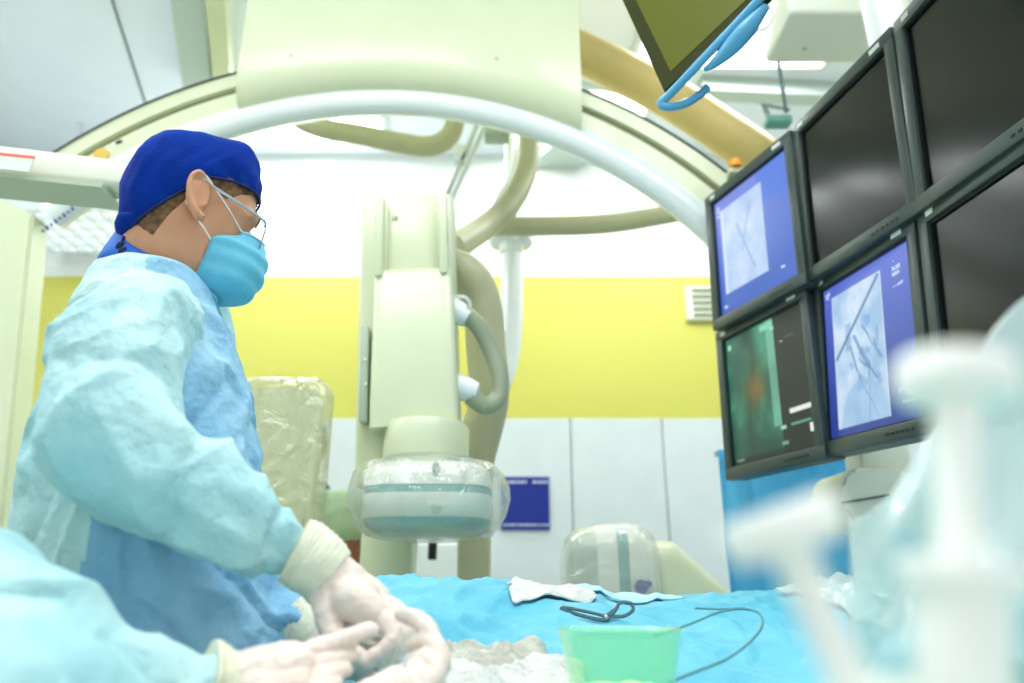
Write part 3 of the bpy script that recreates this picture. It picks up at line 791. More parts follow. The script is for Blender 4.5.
# ------------------------------------------------------------------ PEOPLE
def sst(a, b, x): t = max(0, min(1, (x - a) / (b - a))); return t * t * (3 - 2 * t)
HEADS = [(.125, .005, -.03, .010), (.119, .045, -.062, .045), (.102, .070, -.084, .062), (.072, .086, -.097, .073), (.042, .093, -.101, .077),
         (.015, .0945, -.100, .077), (-.008, .087, -.096, .074), (-.035, .086, -.088, .070), (-.060, .088, -.072, .064), (-.085, .087, -.05, .055),
         (-.105, .078, -.03, .042), (-.118, .058, -.012, .024)]
def hsec(z):
    H = HEADS
    if z >= H[0][0]: return H[0][1:]
    for a, b in zip(H, H[1:]):
        if b[0] <= z <= a[0]:
            t = (a[0] - z) / (a[0] - b[0]); t = t
            return tuple(a[i] * (1 - t) + b[i] * t for i in (1, 2, 3))
    return H[-1][1:]
def hpt(z, an, off=0.0):
    f, b, w = hsec(z); ca, sa_ = cos(an), sin(an)
    x0 = 0.0; ex_ = (f + off) if ca > 0 else -(b - off)
    return V((x0 + ex_ * math.copysign(abs(ca) ** .92, ca), (w + off) * math.copysign(abs(sa_) ** .92, sa_), z))

def headsolid(bm, T):
    s = B()
    loft(s, [[hpt(z, 2 * pi * k / 40) for k in range(40)] for z in [h[0] for h in HEADS]])
    # nose, brows, lips, chin
    tube(s, [(.083, 0, .012, .009), (.098, 0, -.012, .0095), (.110, 0, -.032, .012), (.104, 0, -.040, .010)], None, 14, 4)
    for y in (-1, 1):
        ball(s, (.098, y * .011, -.038), (.011, .009, .008))
        tube(s, [(.090, y * .012, .020, .007), (.090, y * .032, .024, .008), (.078, y * .054, .018, .007)], None, 10, 4)
        # ear: helix, lobe, base
        R3 = Matrix.Rotation(y * radians(-18), 3, 'Z') @ Matrix.Rotation(radians(-10), 3, 'Y')
        base = V((-.004, y * .079, -.006))
        hx = [(.010, -.004), (.012, .014), (.004, .030), (-.010, .034), (-.021, .024), (-.023, .006), (-.017, -.012), (-.006, -.026), (.004, -.030), (.009, -.022)]
        tube(s, [tuple(base + R3 @ V((a, y * (.012 if a < 0 else .005), b))) + (.0042 if b > -.02 else .0062,) for a, b in hx], None, 10, 5)
        ball(s, base + R3 @ V((-.005, y * .004, .004)), (.018, .0055, .031), R3)
        tube(s, [tuple(base + R3 @ V((a, y * .008, b))) + (.0032,) for a, b in ((-.012, .018), (-.014, .002), (-.006, -.012), (.004, -.014))], None, 8, 4)
        ball(s, base + R3 @ V((.009, y * .007, -.008)), (.0045, .004, .006))
    for v in s.verts: v.co = T @ v.co
    me = bpy.data.meshes.new('t'); s.to_mesh(me); bm.from_mesh(me); bpy.data.meshes.remove(me); s.free()

def limb(bm, pts, n=24, sm=6):
    """pts: (Vector, r)"""
    tube(bm, [tuple(p) + (r,) for p, r in pts], None, n, sm)
    ball(bm, pts[0][0], pts[0][1] * .98); ball(bm, pts[-1][0], pts[-1][1] * .98)

def capline(x, y):      # lower edge of a tied surgical cap, in head space
    if x > 0: return .030 + .030 * (x / .095) + 0
    return .030 + 1.25 * x - .0 if x > -.09 else -.083
def cap_edge(an):
    z = .03
    for _ in range(14): z = .6 * z + .4 * capline(hpt(z, an, .004).x, 0)
    return max(z, -.082)

def dress_head(T, root, tie=True, glasses=True, capmat=None):
    def tt(bm):
        for v in bm.verts: v.co = T @ v.co
        return bm
    NA = 72
    # cap shell
    bm = B(); loops = []
    for j in range(19):
        t = j / 18; lp = []
        for k in range(NA):
            an = 2 * pi * k / NA; ze = cap_edge(an); z = ze + (.122 - ze) * (1 - (1 - t) ** 1.35)
            puff = .004 + .005 * sin(pi * min(1, t * 1.1)) + .004 * max(0, -cos(an)) * sin(pi * t)
            p = hpt(min(z, .124), an, puff); p.z += .004 * t * t + .026 * exp(-((p.x - .052) / .034) ** 2) * t - .004 * exp(-((p.x + .05) / .03) ** 2) * t
            w = .0022 * sin(an * 17 + 3 * sin(t * 9)) * (1 - t) + .004 * noise.noise(p * 28)
            p += V((p.x, p.y, 0)).normalized() * w
            lp.append(p)
        loops.append(lp)
    L = loft(bm, loops, cap=False); bm.faces.new(L[-1])
    sol = [v for v in bm.verts]
    cm = capmat or M['cap']
    o = mk('cap', tt(bm), cm, root, ang=60); so = o.modifiers.new('thick', 'SOLIDIFY'); so.thickness = .0016
    # folded ridge at the crown front and trim
    bm = B(); tube(bm, [hpt(cap_edge(2 * pi * k / 48) + .001, 2 * pi * k / 48, .0060) for k in range(49)], .0022, 8, 1, cap=False); mk('cap_trim', tt(bm), M['cap_dark'], o)
    bm = B(); tube(bm, [(.030, .004, .128, .006), (.056, .002, .128, .009), (.078, .0, .112, .006)], None, 12, 5); mk('cap_fold', tt(bm), cm, o)
    if tie:
        bm = B()
        loops = []
        for x, z, h, w in ((-.066, -.045, .032, .045), (-.084, -.048, .028, .034), (-.094, -.046, .018, .024), (-.099, -.044, .009, .012)):
            loops.append([V((x, w * cos(a), z + h * sin(a) * .6)) for a in [2 * pi * i / 20 for i in range(20)]])
        loft(bm, loops); mk('cap_tail', tt(bm), cm, o, ang=60)
        bm = B()
        for q in ((-.078, -.014, -.088), (-.072, -.022, -.098), (-.080, -.006, -.096)): ball(bm, q, (.007, .006, .009), seg=10)
        tube(bm, [(-.078, -.01, -.07), (-.077, -.012, -.085), (-.070, -.022, -.106)], .003, 8); mk('cap_tie', tt(bm), M['cap_dark'], o)
    # hair below the cap
    bm = B(); loops = []
    for j in range(5):
        lp = []
        for k in range(NA):
            an = 2 * pi * k / NA; ze = cap_edge(an); ca = cos(an)
            drop = .010 + .018 * sst(.15, -.5, -(-ca)) * 0 + .018 * sst(-.15, .6, -ca) + .020 * exp(-((ca - .34) / .16) ** 2)
            drop = drop * (1 - sst(.6, .85, ca)) + .002
            z = ze + .008 - (drop + .008) * j / 4
            lp.append(hpt(z, an, .0026 * (1 - (j / 4) ** 3) - .0012 * (j == 4) * 1 + .0005 * noise.noise(V((an * 30, z * 60, 0)))))
        loops.append(lp)
    loft(bm, loops, cap=False); h = mk('hair', tt(bm), M['hair'], root, ang=180)
    # eyes
    for y in (-1, 1):
        bm = B(); ball(bm, (.0685, y * .031, -.004), .0120); e = mk('eye', tt(bm), M['eye'], root)
        bm = B(); ball(bm, (.0776, y * .031, -.006), (.0036, .0056, .0056)); mk('iris', tt(bm), M['iris'], e)
        bm = B(); tube(bm, [(.0985, y * .014, .0205, .002), (.0975, y * .030, .028, .003), (.086, y * .052, .024, .0018)], None, 8, 5); mk('eyebrow', tt(bm), M['hair'], root)
    # mask
    bm = B(); NU, NV = 48, 26; grid = []
    for j in range(NV + 1):
        tv = j / NV; row = []
        for i in range(NU + 1):
            tu = -1 + 2 * i / NU; an = tu * radians(34 + 36 * sst(0, .38, tv)); au = abs(tu)
            zt_ = .000 - .012 * au ** 1.3; zb = -.116 + .002 * au
            z = zt_ + (zb - zt_) * tv
            side = hpt(z, an, .004)
            front = .108 + .032 * sin(pi * min(1, (tv * .85 + .12))) ** .8 - (.034 if tv > .8 else 0) * (tv - .8) * 5
            r = V((front * cos(an * .9) * (1 - .02 * au), front * sin(an) * .78, 0))
            w = (1 - au ** 2.2)
            p = V((side.x * (1 - w) + r.x * w, side.y * (1 - w) + r.y * w, z))
            pl = .0022 * (sin(tv * 2 * pi * 4.0) ) * (1 - .3 * au) * (1 if .12 < tv < .92 else 0)
            p += V((cos(an), sin(an), 0)) * (pl + .003 * noise.noise(V((tu * 3, tv * 2, 5))) + .003 * sin(au * 16 + tv * 3) * max(0, au - .45))
            row.append(p)
        grid.append(row)
    L = loft(bm, grid, cap=False, closed=False)
    mo = mk('face_mask', tt(bm), M['mask'], root, ang=180); so = mo.modifiers.new('thick', 'SOLIDIFY'); so.thickness = .0018
    bm = B(); tube(bm, [p + V((.0006, 0, 0)) for p in grid[0]], .0018, 8, 1); mk('mask_band', tt(bm), M['mask_edge'], mo)
    bm = B(); tube(bm, [p for p in grid[-1]], .0018, 8, 1); mk('mask_band', tt(bm), M['mask_edge'], mo)
    for y, i in ((-1, 0), (1, NU)):
        top = grid[0][i]; bot = grid[int(NV * .40)][i]; 
        bm = B(); tube(bm, [tuple(top), tuple(top.lerp(V((.004, y * .086, .022)), .5) + V((0, y * .004, 0))), (.004, y * .087, .022), (-.010, y * .089, .030)], .0013, 8, 4)
        tube(bm, [tuple(bot), tuple(bot.lerp(V((0, y * .083, -.036)), .5) + V((0, y * .003, 0))), (-.002, y * .083, -.034), (-.020, y * .086, -.02)], .0013, 8, 4); mk('ear_loop', tt(bm), M['elastic'], mo)
    if glasses:
        g = None
        for y in (-1, 1):
            rim = []
            for k in range(33):
                a = 2 * pi * k / 32; ca, sa_ = cos(a), sin(a)
                yy = .033 + .025 * math.copysign(abs(ca) ** .7, ca); zz = -.008 + .017 * math.copysign(abs(sa_) ** .7, sa_)
                rim.append(V((.116 - (yy - .01) * .16, y * yy, zz)))
            bm = B(); tube(bm, rim, .0015, 8, 1)
            if g is None:
                tube(bm, [(.113, -.009, -.002), (.118, 0, .002), (.113, .009, -.002)], .0013, 8, 4)
                g = mk('glasses', tt(bm), M['metal'], root)
            else: mk('rim', tt(bm), M['metal'], g)
            bm = B(); prism(bm, [p for p in rim[:-1]], V((.001, 0, 0))); mk('lens', tt(bm), M['glass'], g, smooth=False)
            bm = B(); tube(bm, [(.106, y * .058, .004), (.098, y * .070, .007), (.05, y * .0815, .012), (.012, y * .0845, .018), (-.006, y * .087, .022), (-.026, y * .088, .004)], .0022, 8, 5); mk('temple', tt(bm), M['metal'], g)

def headmat(yaw, pitch, loc, roll=0, sx=1.0):
    F = V((cos(yaw) * cos(pitch), sin(yaw) * cos(pitch), -sin(pitch))); L = V((-sin(yaw), cos(yaw), 0)); U = F.cross(L)
    return Matrix.Translation(loc) @ Matrix((F, L, U)).transposed().to_4x4() @ Matrix.Rotation(roll, 4, 'X') @ Matrix.Diagonal((sx, 1, 1, 1))

def fold(amp, o=0):
    def f(p, n):
        w = V((noise.noise(p * 4 + V((o, 0, 0))), noise.noise(p * 4 + V((3, 1, 2 + o))), noise.noise(p * 4 + V((7, 4, o))))) * .07
        q = p + w
        return amp * 1.15 * (.8 * rn(p, 5, (1, 1, .6), o) + .75 * (ridge(q, 6, (1.3, 1.3, .7), o, 7) - .25) - .65 * ridge(q, 9, (1, 1, .6), o + 5, 9)
                      + .45 * ridge(q, 15, (1, .8, .8), o + 9, 6) + .30 * rn(q, 26, (1, 1, 1), o))
    return f

# ---- surgeon
YAW = radians(22)
Fd = V((cos(YAW), sin(YAW), 0)); Ld = V((-sin(YAW), cos(YAW), 0))
ear = P(202, 196, .885)
HYAW = radians(34); HL = V((-sin(HYAW), cos(HYAW), 0))
HT = headmat(HYAW, radians(9), ear + HL * .079 + V((0, 0, .0)), 0, .90)
TY = .985
def tsec(py, x0, x1, hw, e=.85, n=44, dy=0):
    c = P((x0 + x1) / 2, py, TY + dy); a = (x1 - x0) / 2 * mpp(py, TY + dy)
    return [c + Fd * a * math.copysign(abs(cos(t)) ** e, cos(t)) + Ld * hw * math.copysign(abs(sin(t)) ** e, sin(t)) for t in [2 * pi * k / n for k in range(n)]]
sg = thing('person', 'surgeon in aqua gown, blue cap, glasses and face mask, looking down at the table', 'person', (P(150, 400, TY).x, TY, 0))
RS, RE, RW = P(130, 312, .815), P(122, 462, .745), P(300, 556, .80)
LS, LE, LW = P(190, 318, 1.17), P(185, 560, 1.08), P(303, 622, .93)
legs = []
fx, fy = sg.location.x, TY
feet = [(V((fx, fy, 0)) + Ld * s * .12) for s in (-1, 1)]
# body
bm = B(); headsolid(bm, HT)
nb = P(150, 292, TY); nh = HT @ V((-.022, 0, -.05))
limb(bm, [(nh, .056), (nh.lerp(nb, .5), .057), (nb, .066)])
tube(bm, [tuple(HT @ V((.035, 0, -.095))) + (.03,), tuple(nh.lerp(nb, .6) + Fd * .03) + (.03,)], None, 16, 1)
ts = [(306, 120, 190, .08), (325, 108, 200, .13), (360, 95, 212, .15), (430, 85, 225, .15), (530, 75, 235, .15), (640, 75, 250, .16)]
loft(bm, [tsec(*t) for t in ts])
low = P(160, 640, TY); hip = V((low.x, low.y, .95)); limb(bm, [(low, .15), (hip, .15)])
for f, s in zip(feet, (-1, 1)):
    limb(bm, [(hip + Ld * s * .08, .09), (f + V((0, 0, .5)), .062), (f + V((0, 0, .09)), .042)], 18, 4)
    limb(bm, [(f + V((0, 0, .05)), .04), (f + Fd * .13 + V((0, 0, .035)), .03)], 14, 1)
for S, E_, W in ((RS, RE, RW), (LS, LE, LW)):
    limb(bm, [(S.lerp(nb, .25) - V((0, 0, .04)), .04), (S.lerp(E_, .5), .040), (E_, .036), (E_.lerp(W, .5), .030), (W, .024)], 18, 3)
bm = organic(bm, .003, 4)
mk('body', bm, M['skin'], sg, ang=180)
dress_head(HT, sg)
# trousers and shoes
bm = B()
limb(bm, [(hip + V((0, 0, .05)), .165), (hip, .165)], 20, 1)
for f, s in zip(feet, (-1, 1)): limb(bm, [(hip + Ld * s * .085, .11), (f + V((0, 0, .5)), .085), (f + V((0, 0, .12)), .075)], 20, 3)
bm = organic(bm, .012, 4); mk('trousers', bm, M['trousers'], sg, ang=180)
for f in feet:
    bm = B(); limb(bm, [(f + V((0, 0, .056)), .05), (f + Fd * .08 + V((0, 0, .05)), .048), (f + Fd * .15 + V((0, 0, .045)), .044)], 18, 4)
    for v in bm.verts: v.co.z = max(v.co.z, .002)
    mk('shoe', bm, M['shoe'], sg)
# scrub collar
bm = B(); loops = []
cc = P(157, 268, TY - .01)
for r, z, ex2 in ((.058, .026, 0), (.061, .024, 0), (.066, .006, .004), (.074, -.02, .010), (.08, -.05, .02)):
    lp = []
    for k in range(40):
        a = 2 * pi * k / 40
        lp.append(cc + Fd * (cos(a) * (r + ex2 * .3) + ex2 * .2) + Ld * sin(a) * (r + .004 + ex2) + V((0, 0, z - cos(a) * .028 + .003 * sin(a * 5))))
    loops.append(lp)
loft(bm, loops, cap=False); o = mk('scrub_collar', bm, M['scrub_blue'], sg, ang=180); so = o.modifiers.new('t', 'SOLIDIFY'); so.thickness = .003
# gown
bm = B()
G = [(274, 130, 190, .085), (284, 112, 204, .125), (302, 92, 215, .175), (340, 74, 225, .195), (380, 64, 237, .20), (440, 48, 254, .205), (500, 34, 268, .21), (560, 28, 280, .215), (620, 34, 290, .225), (700, 42, 303, .235)]
Ls = [tsec(*t, e=.9) for t in G]
base = tsec(700, 44, 305, .235)
for dz in (.25, .5, .72): Ls.append([p + V((0, 0, -dz)) + (p - P(175, 700, TY)) * dz * .12 for p in base])
loft(bm, Ls)
limb(bm, [(P(175, 300, 1.08), .07), (P(190, 330, 1.15), .075), (P(190, 450, 1.14), .078), (P(180, 560, 1.06), .075), (P(230, 598, 1.0), .066), (P(275, 622, .95), .052), (P(304, 628, .925), .042)], 26, 6)
bm = organic(bm, .0055, 8); f0 = fold(.012, 2)
def inflate(bm, f, base):
    bm.normal_update()
    mv = [(v, v.normal * (f(v.co, v.normal) * (.35 if v.co.z > 1.56 else 1) + base)) for v in bm.verts]
    for v, d in mv: v.co += d
inflate(bm, f0, -.004)
TC = P(150, 400, TY)
def gpick(c):
    f = (c - TC).dot(Fd); l = (c - TC).dot(Ld)
    return 1 if (f > -.012 + .006 * noise.noise(c * 6) and c.z < 1.62) or l > .24 else 0  # front panel is blue cloth; far sleeve is coloured blue for its shadow
gw_ = mk('gown', bm, [M['gown'], M['gown_blue']], sg, ang=180, pick=gpick)
bm = B()
limb(bm, [(P(160, 304, .90), .050), (P(142, 322, .83), .066), (P(124, 358, .785), .073), (P(116, 410, .755), .075), (P(128, 452, .745), .072),
          (P(172, 484, .75), .063), (P(230, 516, .765), .052), (P(272, 541, .785), .042), (P(296, 552, .797), .033)], 28, 6)
bm = organic(bm, .0050, 7); inflate(bm, fold(.012, 6), -.003)
mk('sleeve', bm, M['gown'], gw_, ang=180)
# gloves
def glove(root, chains, fingers, cuffpts, voxel=.0017, sm=3):
    bm = B()
    for ch in chains: limb(bm, ch, 20, 4)
    for ch in fingers:
        tube(bm, [tuple(p) + (r,) for p, r in ch], None, 14, 4); ball(bm, ch[-1][0], ch[-1][1] * 1.0, seg=14); 
        for p, r in ch[1:-1]: ball(bm, p, r * 1.06, seg=12)
    bm = organic(bm, voxel, sm, disp=lambda p, n: .0012 * ridge(p, 55, (1, 1, 1), 3, 5) + .0006 * rn(p, 90))
    g = mk('glove', bm, M['glove'], root, ang=180)
    bm = B()
    q = catmull([tuple(p) + (r,) for p, r in cuffpts], 10)
    tube(bm, [(a[0], a[1], a[2], a[3] * (1 + .03 * (i % 3 == 0)) ) for i, a in enumerate(q)], None, 28, 1)
    for v in bm.verts: v.co += V((.0015 * noise.noise(v.co * 60), 0, .0025 * noise.noise(v.co * 45)))
    mk('cuff', bm, M['cuff'], g, ang=60)
    return g
def pp(*a): return [(P(x, y, Y), r) for x, y, Y, r in a]
glove(sg, [pp((322, 570, .803, .030), (338, 588, .807, .031), (354, 602, .812, .029)), pp((345, 590, .84, .028), (368, 604, .845, .026)), pp((350, 598, .785, .022), (372, 614, .785, .018))],
      [pp((366, 612, .785, .014), (388, 626, .778, .0105), (392, 642, .772, .0095), (378, 655, .766, .0085), (366, 662, .762, .0080)),
       pp((372, 608, .805, .014), (394, 620, .80, .0105), (402, 638, .795, .0095), (392, 654, .787, .0085), (378, 663, .78, .0080)),
       pp((374, 602, .83, .014), (398, 614, .828, .010), (408, 632, .824, .0095), (400, 650, .816, .0085), (388, 660, .81, .0080)),
       pp((370, 597, .855, .013), (394, 608, .856, .0095), (406, 622, .852, .0085), (404, 638, .845, .0078), (396, 648, .84, .0070)),
       pp((328, 588, .795, .020), (328, 612, .785, .0145), (334, 634, .776, .0118), (348, 650, .768, .0100), (358, 658, .765, .0092))],
      pp((294, 550, .795, .035), (304, 555, .798, .036), (318, 565, .801, .035), (330, 576, .804, .032)))
# far hand: mostly its ribbed cuff
glove(sg, [pp((325, 640, .90, .028), (345, 652, .885, .030))],
      [pp((350, 648, .88, .012), (372, 652, .865, .0095), (388, 660, .855, .0085), (396, 668, .85, .008)),
       pp((350, 655, .87, .012), (370, 662, .855, .0095), (384, 670, .845, .0085), (390, 678, .84, .008)),
       pp((348, 660, .86, .012), (366, 670, .845, .0095), (378, 680, .838, .0085), (384, 686, .835, .008)),
       pp((346, 664, .89, .011), (362, 676, .88, .0085), (372, 684, .87, .008), (378, 690, .865, .007)),
       pp((340, 645, .90, .013), (358, 640, .89, .011), (374, 640, .88, .0095), (388, 645, .87, .0085))],
      pp((303, 625, .928, .038), (315, 632, .917, .035), (328, 641, .90, .030)))

# ---- assistant at the left, mostly out of the photo
YW2 = radians(10); F2 = V((cos(YW2), sin(YW2), 0)); L2 = V((-sin(YW2), cos(YW2), 0))
c2 = V((-.86, .42, 0))
asst = thing('person', 'assistant at the lower left corner, only gowned forearm and gloved hands in view', 'person', c2)
H2 = headmat(YW2, radians(25), c2 + V((.06, 0, 1.62)))
bm = B(); headsolid(bm, H2)
def esec(c, a, b, z, F=F2, L=L2, n=36): return [V((c.x, c.y, z)) + F * a * cos(t) + L * b * sin(t) for t in [2 * pi * k / n for k in range(n)]]
limb(bm, [(H2 @ V((-.02, 0, -.05)), .056), (c2 + V((0, 0, 1.42)), .06)])
loft(bm, [esec(c2, a, b, z) for z, a, b in ((1.44, .06, .09), (1.40, .10, .18), (1.3, .12, .19), (1.1, .11, .16), (.9, .13, .18))])
f2 = [c2 + L2 * s * .12 for s in (-1, 1)]
S1, E1, W1 = c2 + L2 * -.19 + V((0, 0, 1.36)), P(-30, 655, .50), P(222, 688, .678)
S2, E2, W2 = c2 + L2 * .19 + V((0, 0, 1.36)), P(-20, 560, .62), P(300, 720, .60)
S2, E2, W2 = c2 + L2 * -.19 + V((0, 0, 1.36)), P(-30, 760, .45), P(262, 735, .60)
S1 = c2 + L2 * .17 + V((0, 0, 1.33)); E1 = P(-40, 616, .60)
for s, f in zip((-1, 1), f2):
    limb(bm, [(c2 + L2 * s * .08 + V((0, 0, .9)), .09), (f + V((0, 0, .5)), .062), (f + V((0, 0, .09)), .042)], 16, 3)
    limb(bm, [(f + V((0, 0, .05)), .04), (f + F2 * .13 + V((0, 0, .035)), .03)], 14, 1)
W2 = P(235, 764, .59)
for S, E_, W in ((S1, E1, W1), (S2, E2, W2)): limb(bm, [(S, .045), (E_, .036), (E_.lerp(W, .5) - V((0, 0, .01)), .024), (W, .018)], 16, 1)
bm = organic(bm, .006, 4); mk('body', bm, M['skin'], asst, ang=180)
dress_head(H2, asst, glasses=False)
bm = B()
for s, f in zip((-1, 1), f2): limb(bm, [(c2 + L2 * s * .085 + V((0, 0, .9)), .12), (f + V((0, 0, .5)), .085), (f + V((0, 0, .12)), .075)], 16, 3)
bm = organic(bm, .015, 3); mk('trousers', bm, M['trousers'], asst, ang=180)
for f in f2:
    bm = B(); limb(bm, [(f + V((0, 0, .056)), .05), (f + F2 * .15 + V((0, 0, .045)), .044)], 16, 3)
    for v in bm.verts: v.co.z = max(v.co.z, .002)
    mk('shoe', bm, M['shoe'], asst)
bm = B()
loft(bm, [esec(c2, a, b, z) for z, a, b in ((1.47, .07, .08), (1.44, .11, .15), (1.40, .14, .21), (1.2, .155, .215), (1.0, .16, .215), (.7, .18, .24), (.4, .20, .26))])
limb(bm, [(S1, .085), (S1.lerp(E1, .6), .072), (E1, .062), (P(35, 650, .615), .055), (P(90, 680, .635), .045), (P(150, 688, .655), .040), (P(208, 688, .675), .033)], 24, 5)
limb(bm, [(S2, .085), (S2.lerp(E2, .6), .08), (E2, .075), (P(90, 775, .53), .055), (P(150, 772, .56), .045), (P(222, 768, .592), .036)], 24, 5)
bm = organic(bm, .006, 8); bm.normal_update(); f3 = fold(.010, 11)
mv = [(v, v.normal * (f3(v.co, v.normal) - .003)) for v in bm.verts]
for v, d in mv: v.co += d
mk('gown', bm, M['gown'], asst, ang=180)
glove(asst, [pp((236, 686, .684, .025), (262, 678, .69, .027), (288, 670, .698, .025)), pp((255, 694, .675, .022), (292, 686, .69, .021))],
      [pp((288, 662, .705, .013), (322, 648, .715, .0098), (348, 638, .724, .0088), (370, 630, .733, .0076)),
       pp((296, 672, .70, .013), (322, 664, .710, .0098), (338, 660, .718, .0088), (350, 656, .726, .0076)),
       pp((298, 682, .692, .012), (322, 678, .70, .0094), (336, 674, .708, .0084), (345, 671, .714, .0073)),
       pp((294, 692, .68, .011), (316, 691, .688, .0086), (328, 688, .694, .0078), (336, 685, .70, .0068)),
       pp((258, 700, .665, .016), (284, 708, .662, .0125), (308, 704, .668, .0105), (326, 698, .674, .0088))],
      pp((203, 686, .672, .036), (214, 687, .677, .035), (228, 687, .682, .031), (240, 686, .686, .027)))
glove(asst, [pp((282, 762, .605, .025), (328, 738, .632, .026), (368, 714, .658, .025), (396, 696, .68, .023)), pp((360, 724, .66, .022), (402, 698, .695, .021))],
      [pp((412, 678, .70, .013), (433, 656, .712, .0098), (430, 633, .724, .0088), (416, 619, .734, .0082), (402, 614, .742, .0072)),
       pp((418, 684, .695, .0125), (439, 667, .702, .0096), (438, 650, .710, .0088), (426, 640, .722, .0080), (413, 645, .734, .0072)),
       pp((416, 692, .685, .012), (434, 680, .690, .0094), (434, 665, .697, .0086), (422, 658, .708, .0078), (411, 663, .718, .0070)),
       pp((410, 699, .675, .0115), (426, 692, .678, .0088), (426, 679, .683, .0078), (415, 674, .692, .0072)),
       pp((366, 704, .67, .015), (380, 690, .69, .0120), (392, 680, .708, .0100), (404, 674, .724, .0084))],
      pp((210, 776, .578, .038), (235, 772, .59, .035), (264, 766, .60, .029)))

# ---- person far behind
cb2 = V((P(338, 500, 2.5).x - .14, 2.55, 0))
F3 = V((-.25, -.97, 0)).normalized(); L3 = V((.97, -.25, 0)).normalized() * -1; L3 = V((0, 0, 1)).cross(F3)
bp = thing('person', 'colleague in green scrubs partly hidden behind the plastic-wrapped panel', 'person', cb2)
shz = P(345, 492, 2.5).z
H3 = headmat(atan2(F3.y, F3.x), radians(20), cb2 + V((-.02, -.02, shz + .16)))
bm = B(); headsolid(bm, H3); limb(bm, [(H3 @ V((-.02, 0, -.05)), .056), (cb2 + V((0, 0, shz - .02)), .06)])
loft(bm, [esec(cb2, a, b, z, F3, L3) for z, a, b in ((shz + .01, .06, .07), (shz - .03, .10, .15), (shz - .15, .11, .16), (shz - .4, .10, .14), (.85, .13, .17))])
sR = cb2 + L3 * (.17 if L3.x > 0 else -.17) + V((0, 0, shz - .06))
for q in (1, -1):
    s_ = cb2 + L3 * q * .17 + V((0, 0, shz - .06)); limb(bm, [(s_, .05), (s_ + V((0, 0, -.27)) + L3 * q * .03, .04), (s_ + F3 * .2 + V((0, 0, -.38)), .028), (s_ + F3 * .28 + V((0, 0, -.40)), .03)], 16, 3)
f4 = [cb2 + L3 * s * .11 for s in (-1, 1)]
for s, f in zip((-1, 1), f4):
    limb(bm, [(cb2 + L3 * s * .08 + V((0, 0, .9)), .09), (f + V((0, 0, .5)), .062), (f + V((0, 0, .09)), .042)], 16, 3); limb(bm, [(f + V((0, 0, .05)), .04), (f + F3 * .13 + V((0, 0, .035)), .03)], 14, 1)
bm = organic(bm, .006, 3); mk('body', bm, M['skin_dark'], bp, ang=180)
dress_head(H3, bp, glasses=False)
bm = B(); loft(bm, [esec(cb2, a, b, z, F3, L3) for z, a, b in ((shz + .02, .075, .09), (shz - .02, .115, .165), (shz - .15, .135, .18), (shz - .4, .13, .17), (.8, .16, .20))])
for q in (1, -1):
    s_ = cb2 + L3 * q * .17 + V((0, 0, shz - .06)); limb(bm, [(s_, .072), (s_ + V((0, 0, -.05)) + L3 * q * .01, .068)], 18, 3)
bm = organic(bm, .008, 3, disp=fold(.006, 4)); so = mk('scrub_top', bm, M['scrub_green'], bp, ang=180)
bm = B(); loops = []
for r, z in ((.07, .035), (.085, .01), (.12, -.015)): loops.append([cb2 + V((0, 0, shz + z)) + F3 * cos(a) * r + L3 * sin(a) * r * 1.25 for a in [2 * pi * i / 24 for i in range(24)]])
loft(bm, loops, cap=False); mk('collar', bm, M['cap'], so)
bm = B()
for s, f in zip((-1, 1), f4): limb(bm, [(cb2 + L3 * s * .085 + V((0, 0, .86)), .12), (f + V((0, 0, .12)), .075)], 16, 3)
bm = organic(bm, .015, 3); mk('trousers', bm, M['scrub_green'], bp, ang=180)
for f in f4:
    bm = B(); limb(bm, [(f + V((0, 0, .056)), .05), (f + F3 * .15 + V((0, 0, .045)), .044)], 16, 3)
    for v in bm.verts: v.co.z = max(v.co.z, .002)
    mk('shoe', bm, M['shoe'], bp)

# ------------------------------------------------------------------ TABLE, DRAPE
tb_ = thing('operating_table', 'operating table under the blue drape', 'table', (.55, 1.15, 0))
bm = B(); box(bm, (.55, 1.15, .88), (1.5, .55, .05), bev=.01); mk('tabletop', bm, M['white_plastic'], tb_)
bm = B(); box(bm, (.55, 1.15, .94), (1.46, .52, .07), bev=.02); mk('mattress', bm, M['black'], tb_)
bm = B(); box(bm, (.6, 1.15, .45), (.3, .3, .84), bev=.02); mk('column', bm, M['cream2'], tb_)
bm = B(); box(bm, (.6, 1.15, .03), (.9, .5, .06), bev=.015); mk('base', bm, M['cream2'], tb_)

def sst(a, b, x): t = max(0, min(1, (x - a) / (b - a))); return t * t * (3 - 2 * t)
def dz(x, y):
    z = 1.082 + .095 * sst(.78, 1.38, y)
    z += .050 * exp(-((x + .12) / .20) ** 2 - ((y - 1.38) / .18) ** 2)
    z += .020 * exp(-((x - .55) / .25) ** 2 - ((y - 1.45) / .2) ** 2)
    p = V((x, y, 0))
    amp = .6 + .6 * exp(-((x + .1) / .25) ** 2)
    w = V((rn(p, 4, off=5), rn(p, 4, off=9), 0)) * .06; q = p + w
    z += amp * (.012 * rn(p, 5, off=3) + .012 * ridge(q, 5, (1.2, 1.8, 1), 2, 6) + .010 * ridge(q, 9, (1.3, 1, 1), 8, 6) - .008 * ridge(q, 7, (.8, 1.4, 1), 15, 8) + .004 * ridge(q, 20, (1, 1, 1), 4, 5) - .010)
    return z
bm = B(); X0, X1, Y0, Y1 = -.30, 1.35, .70, 1.56; NX, NY = 260, 130; rows = []
prof_y = [(0, None)]
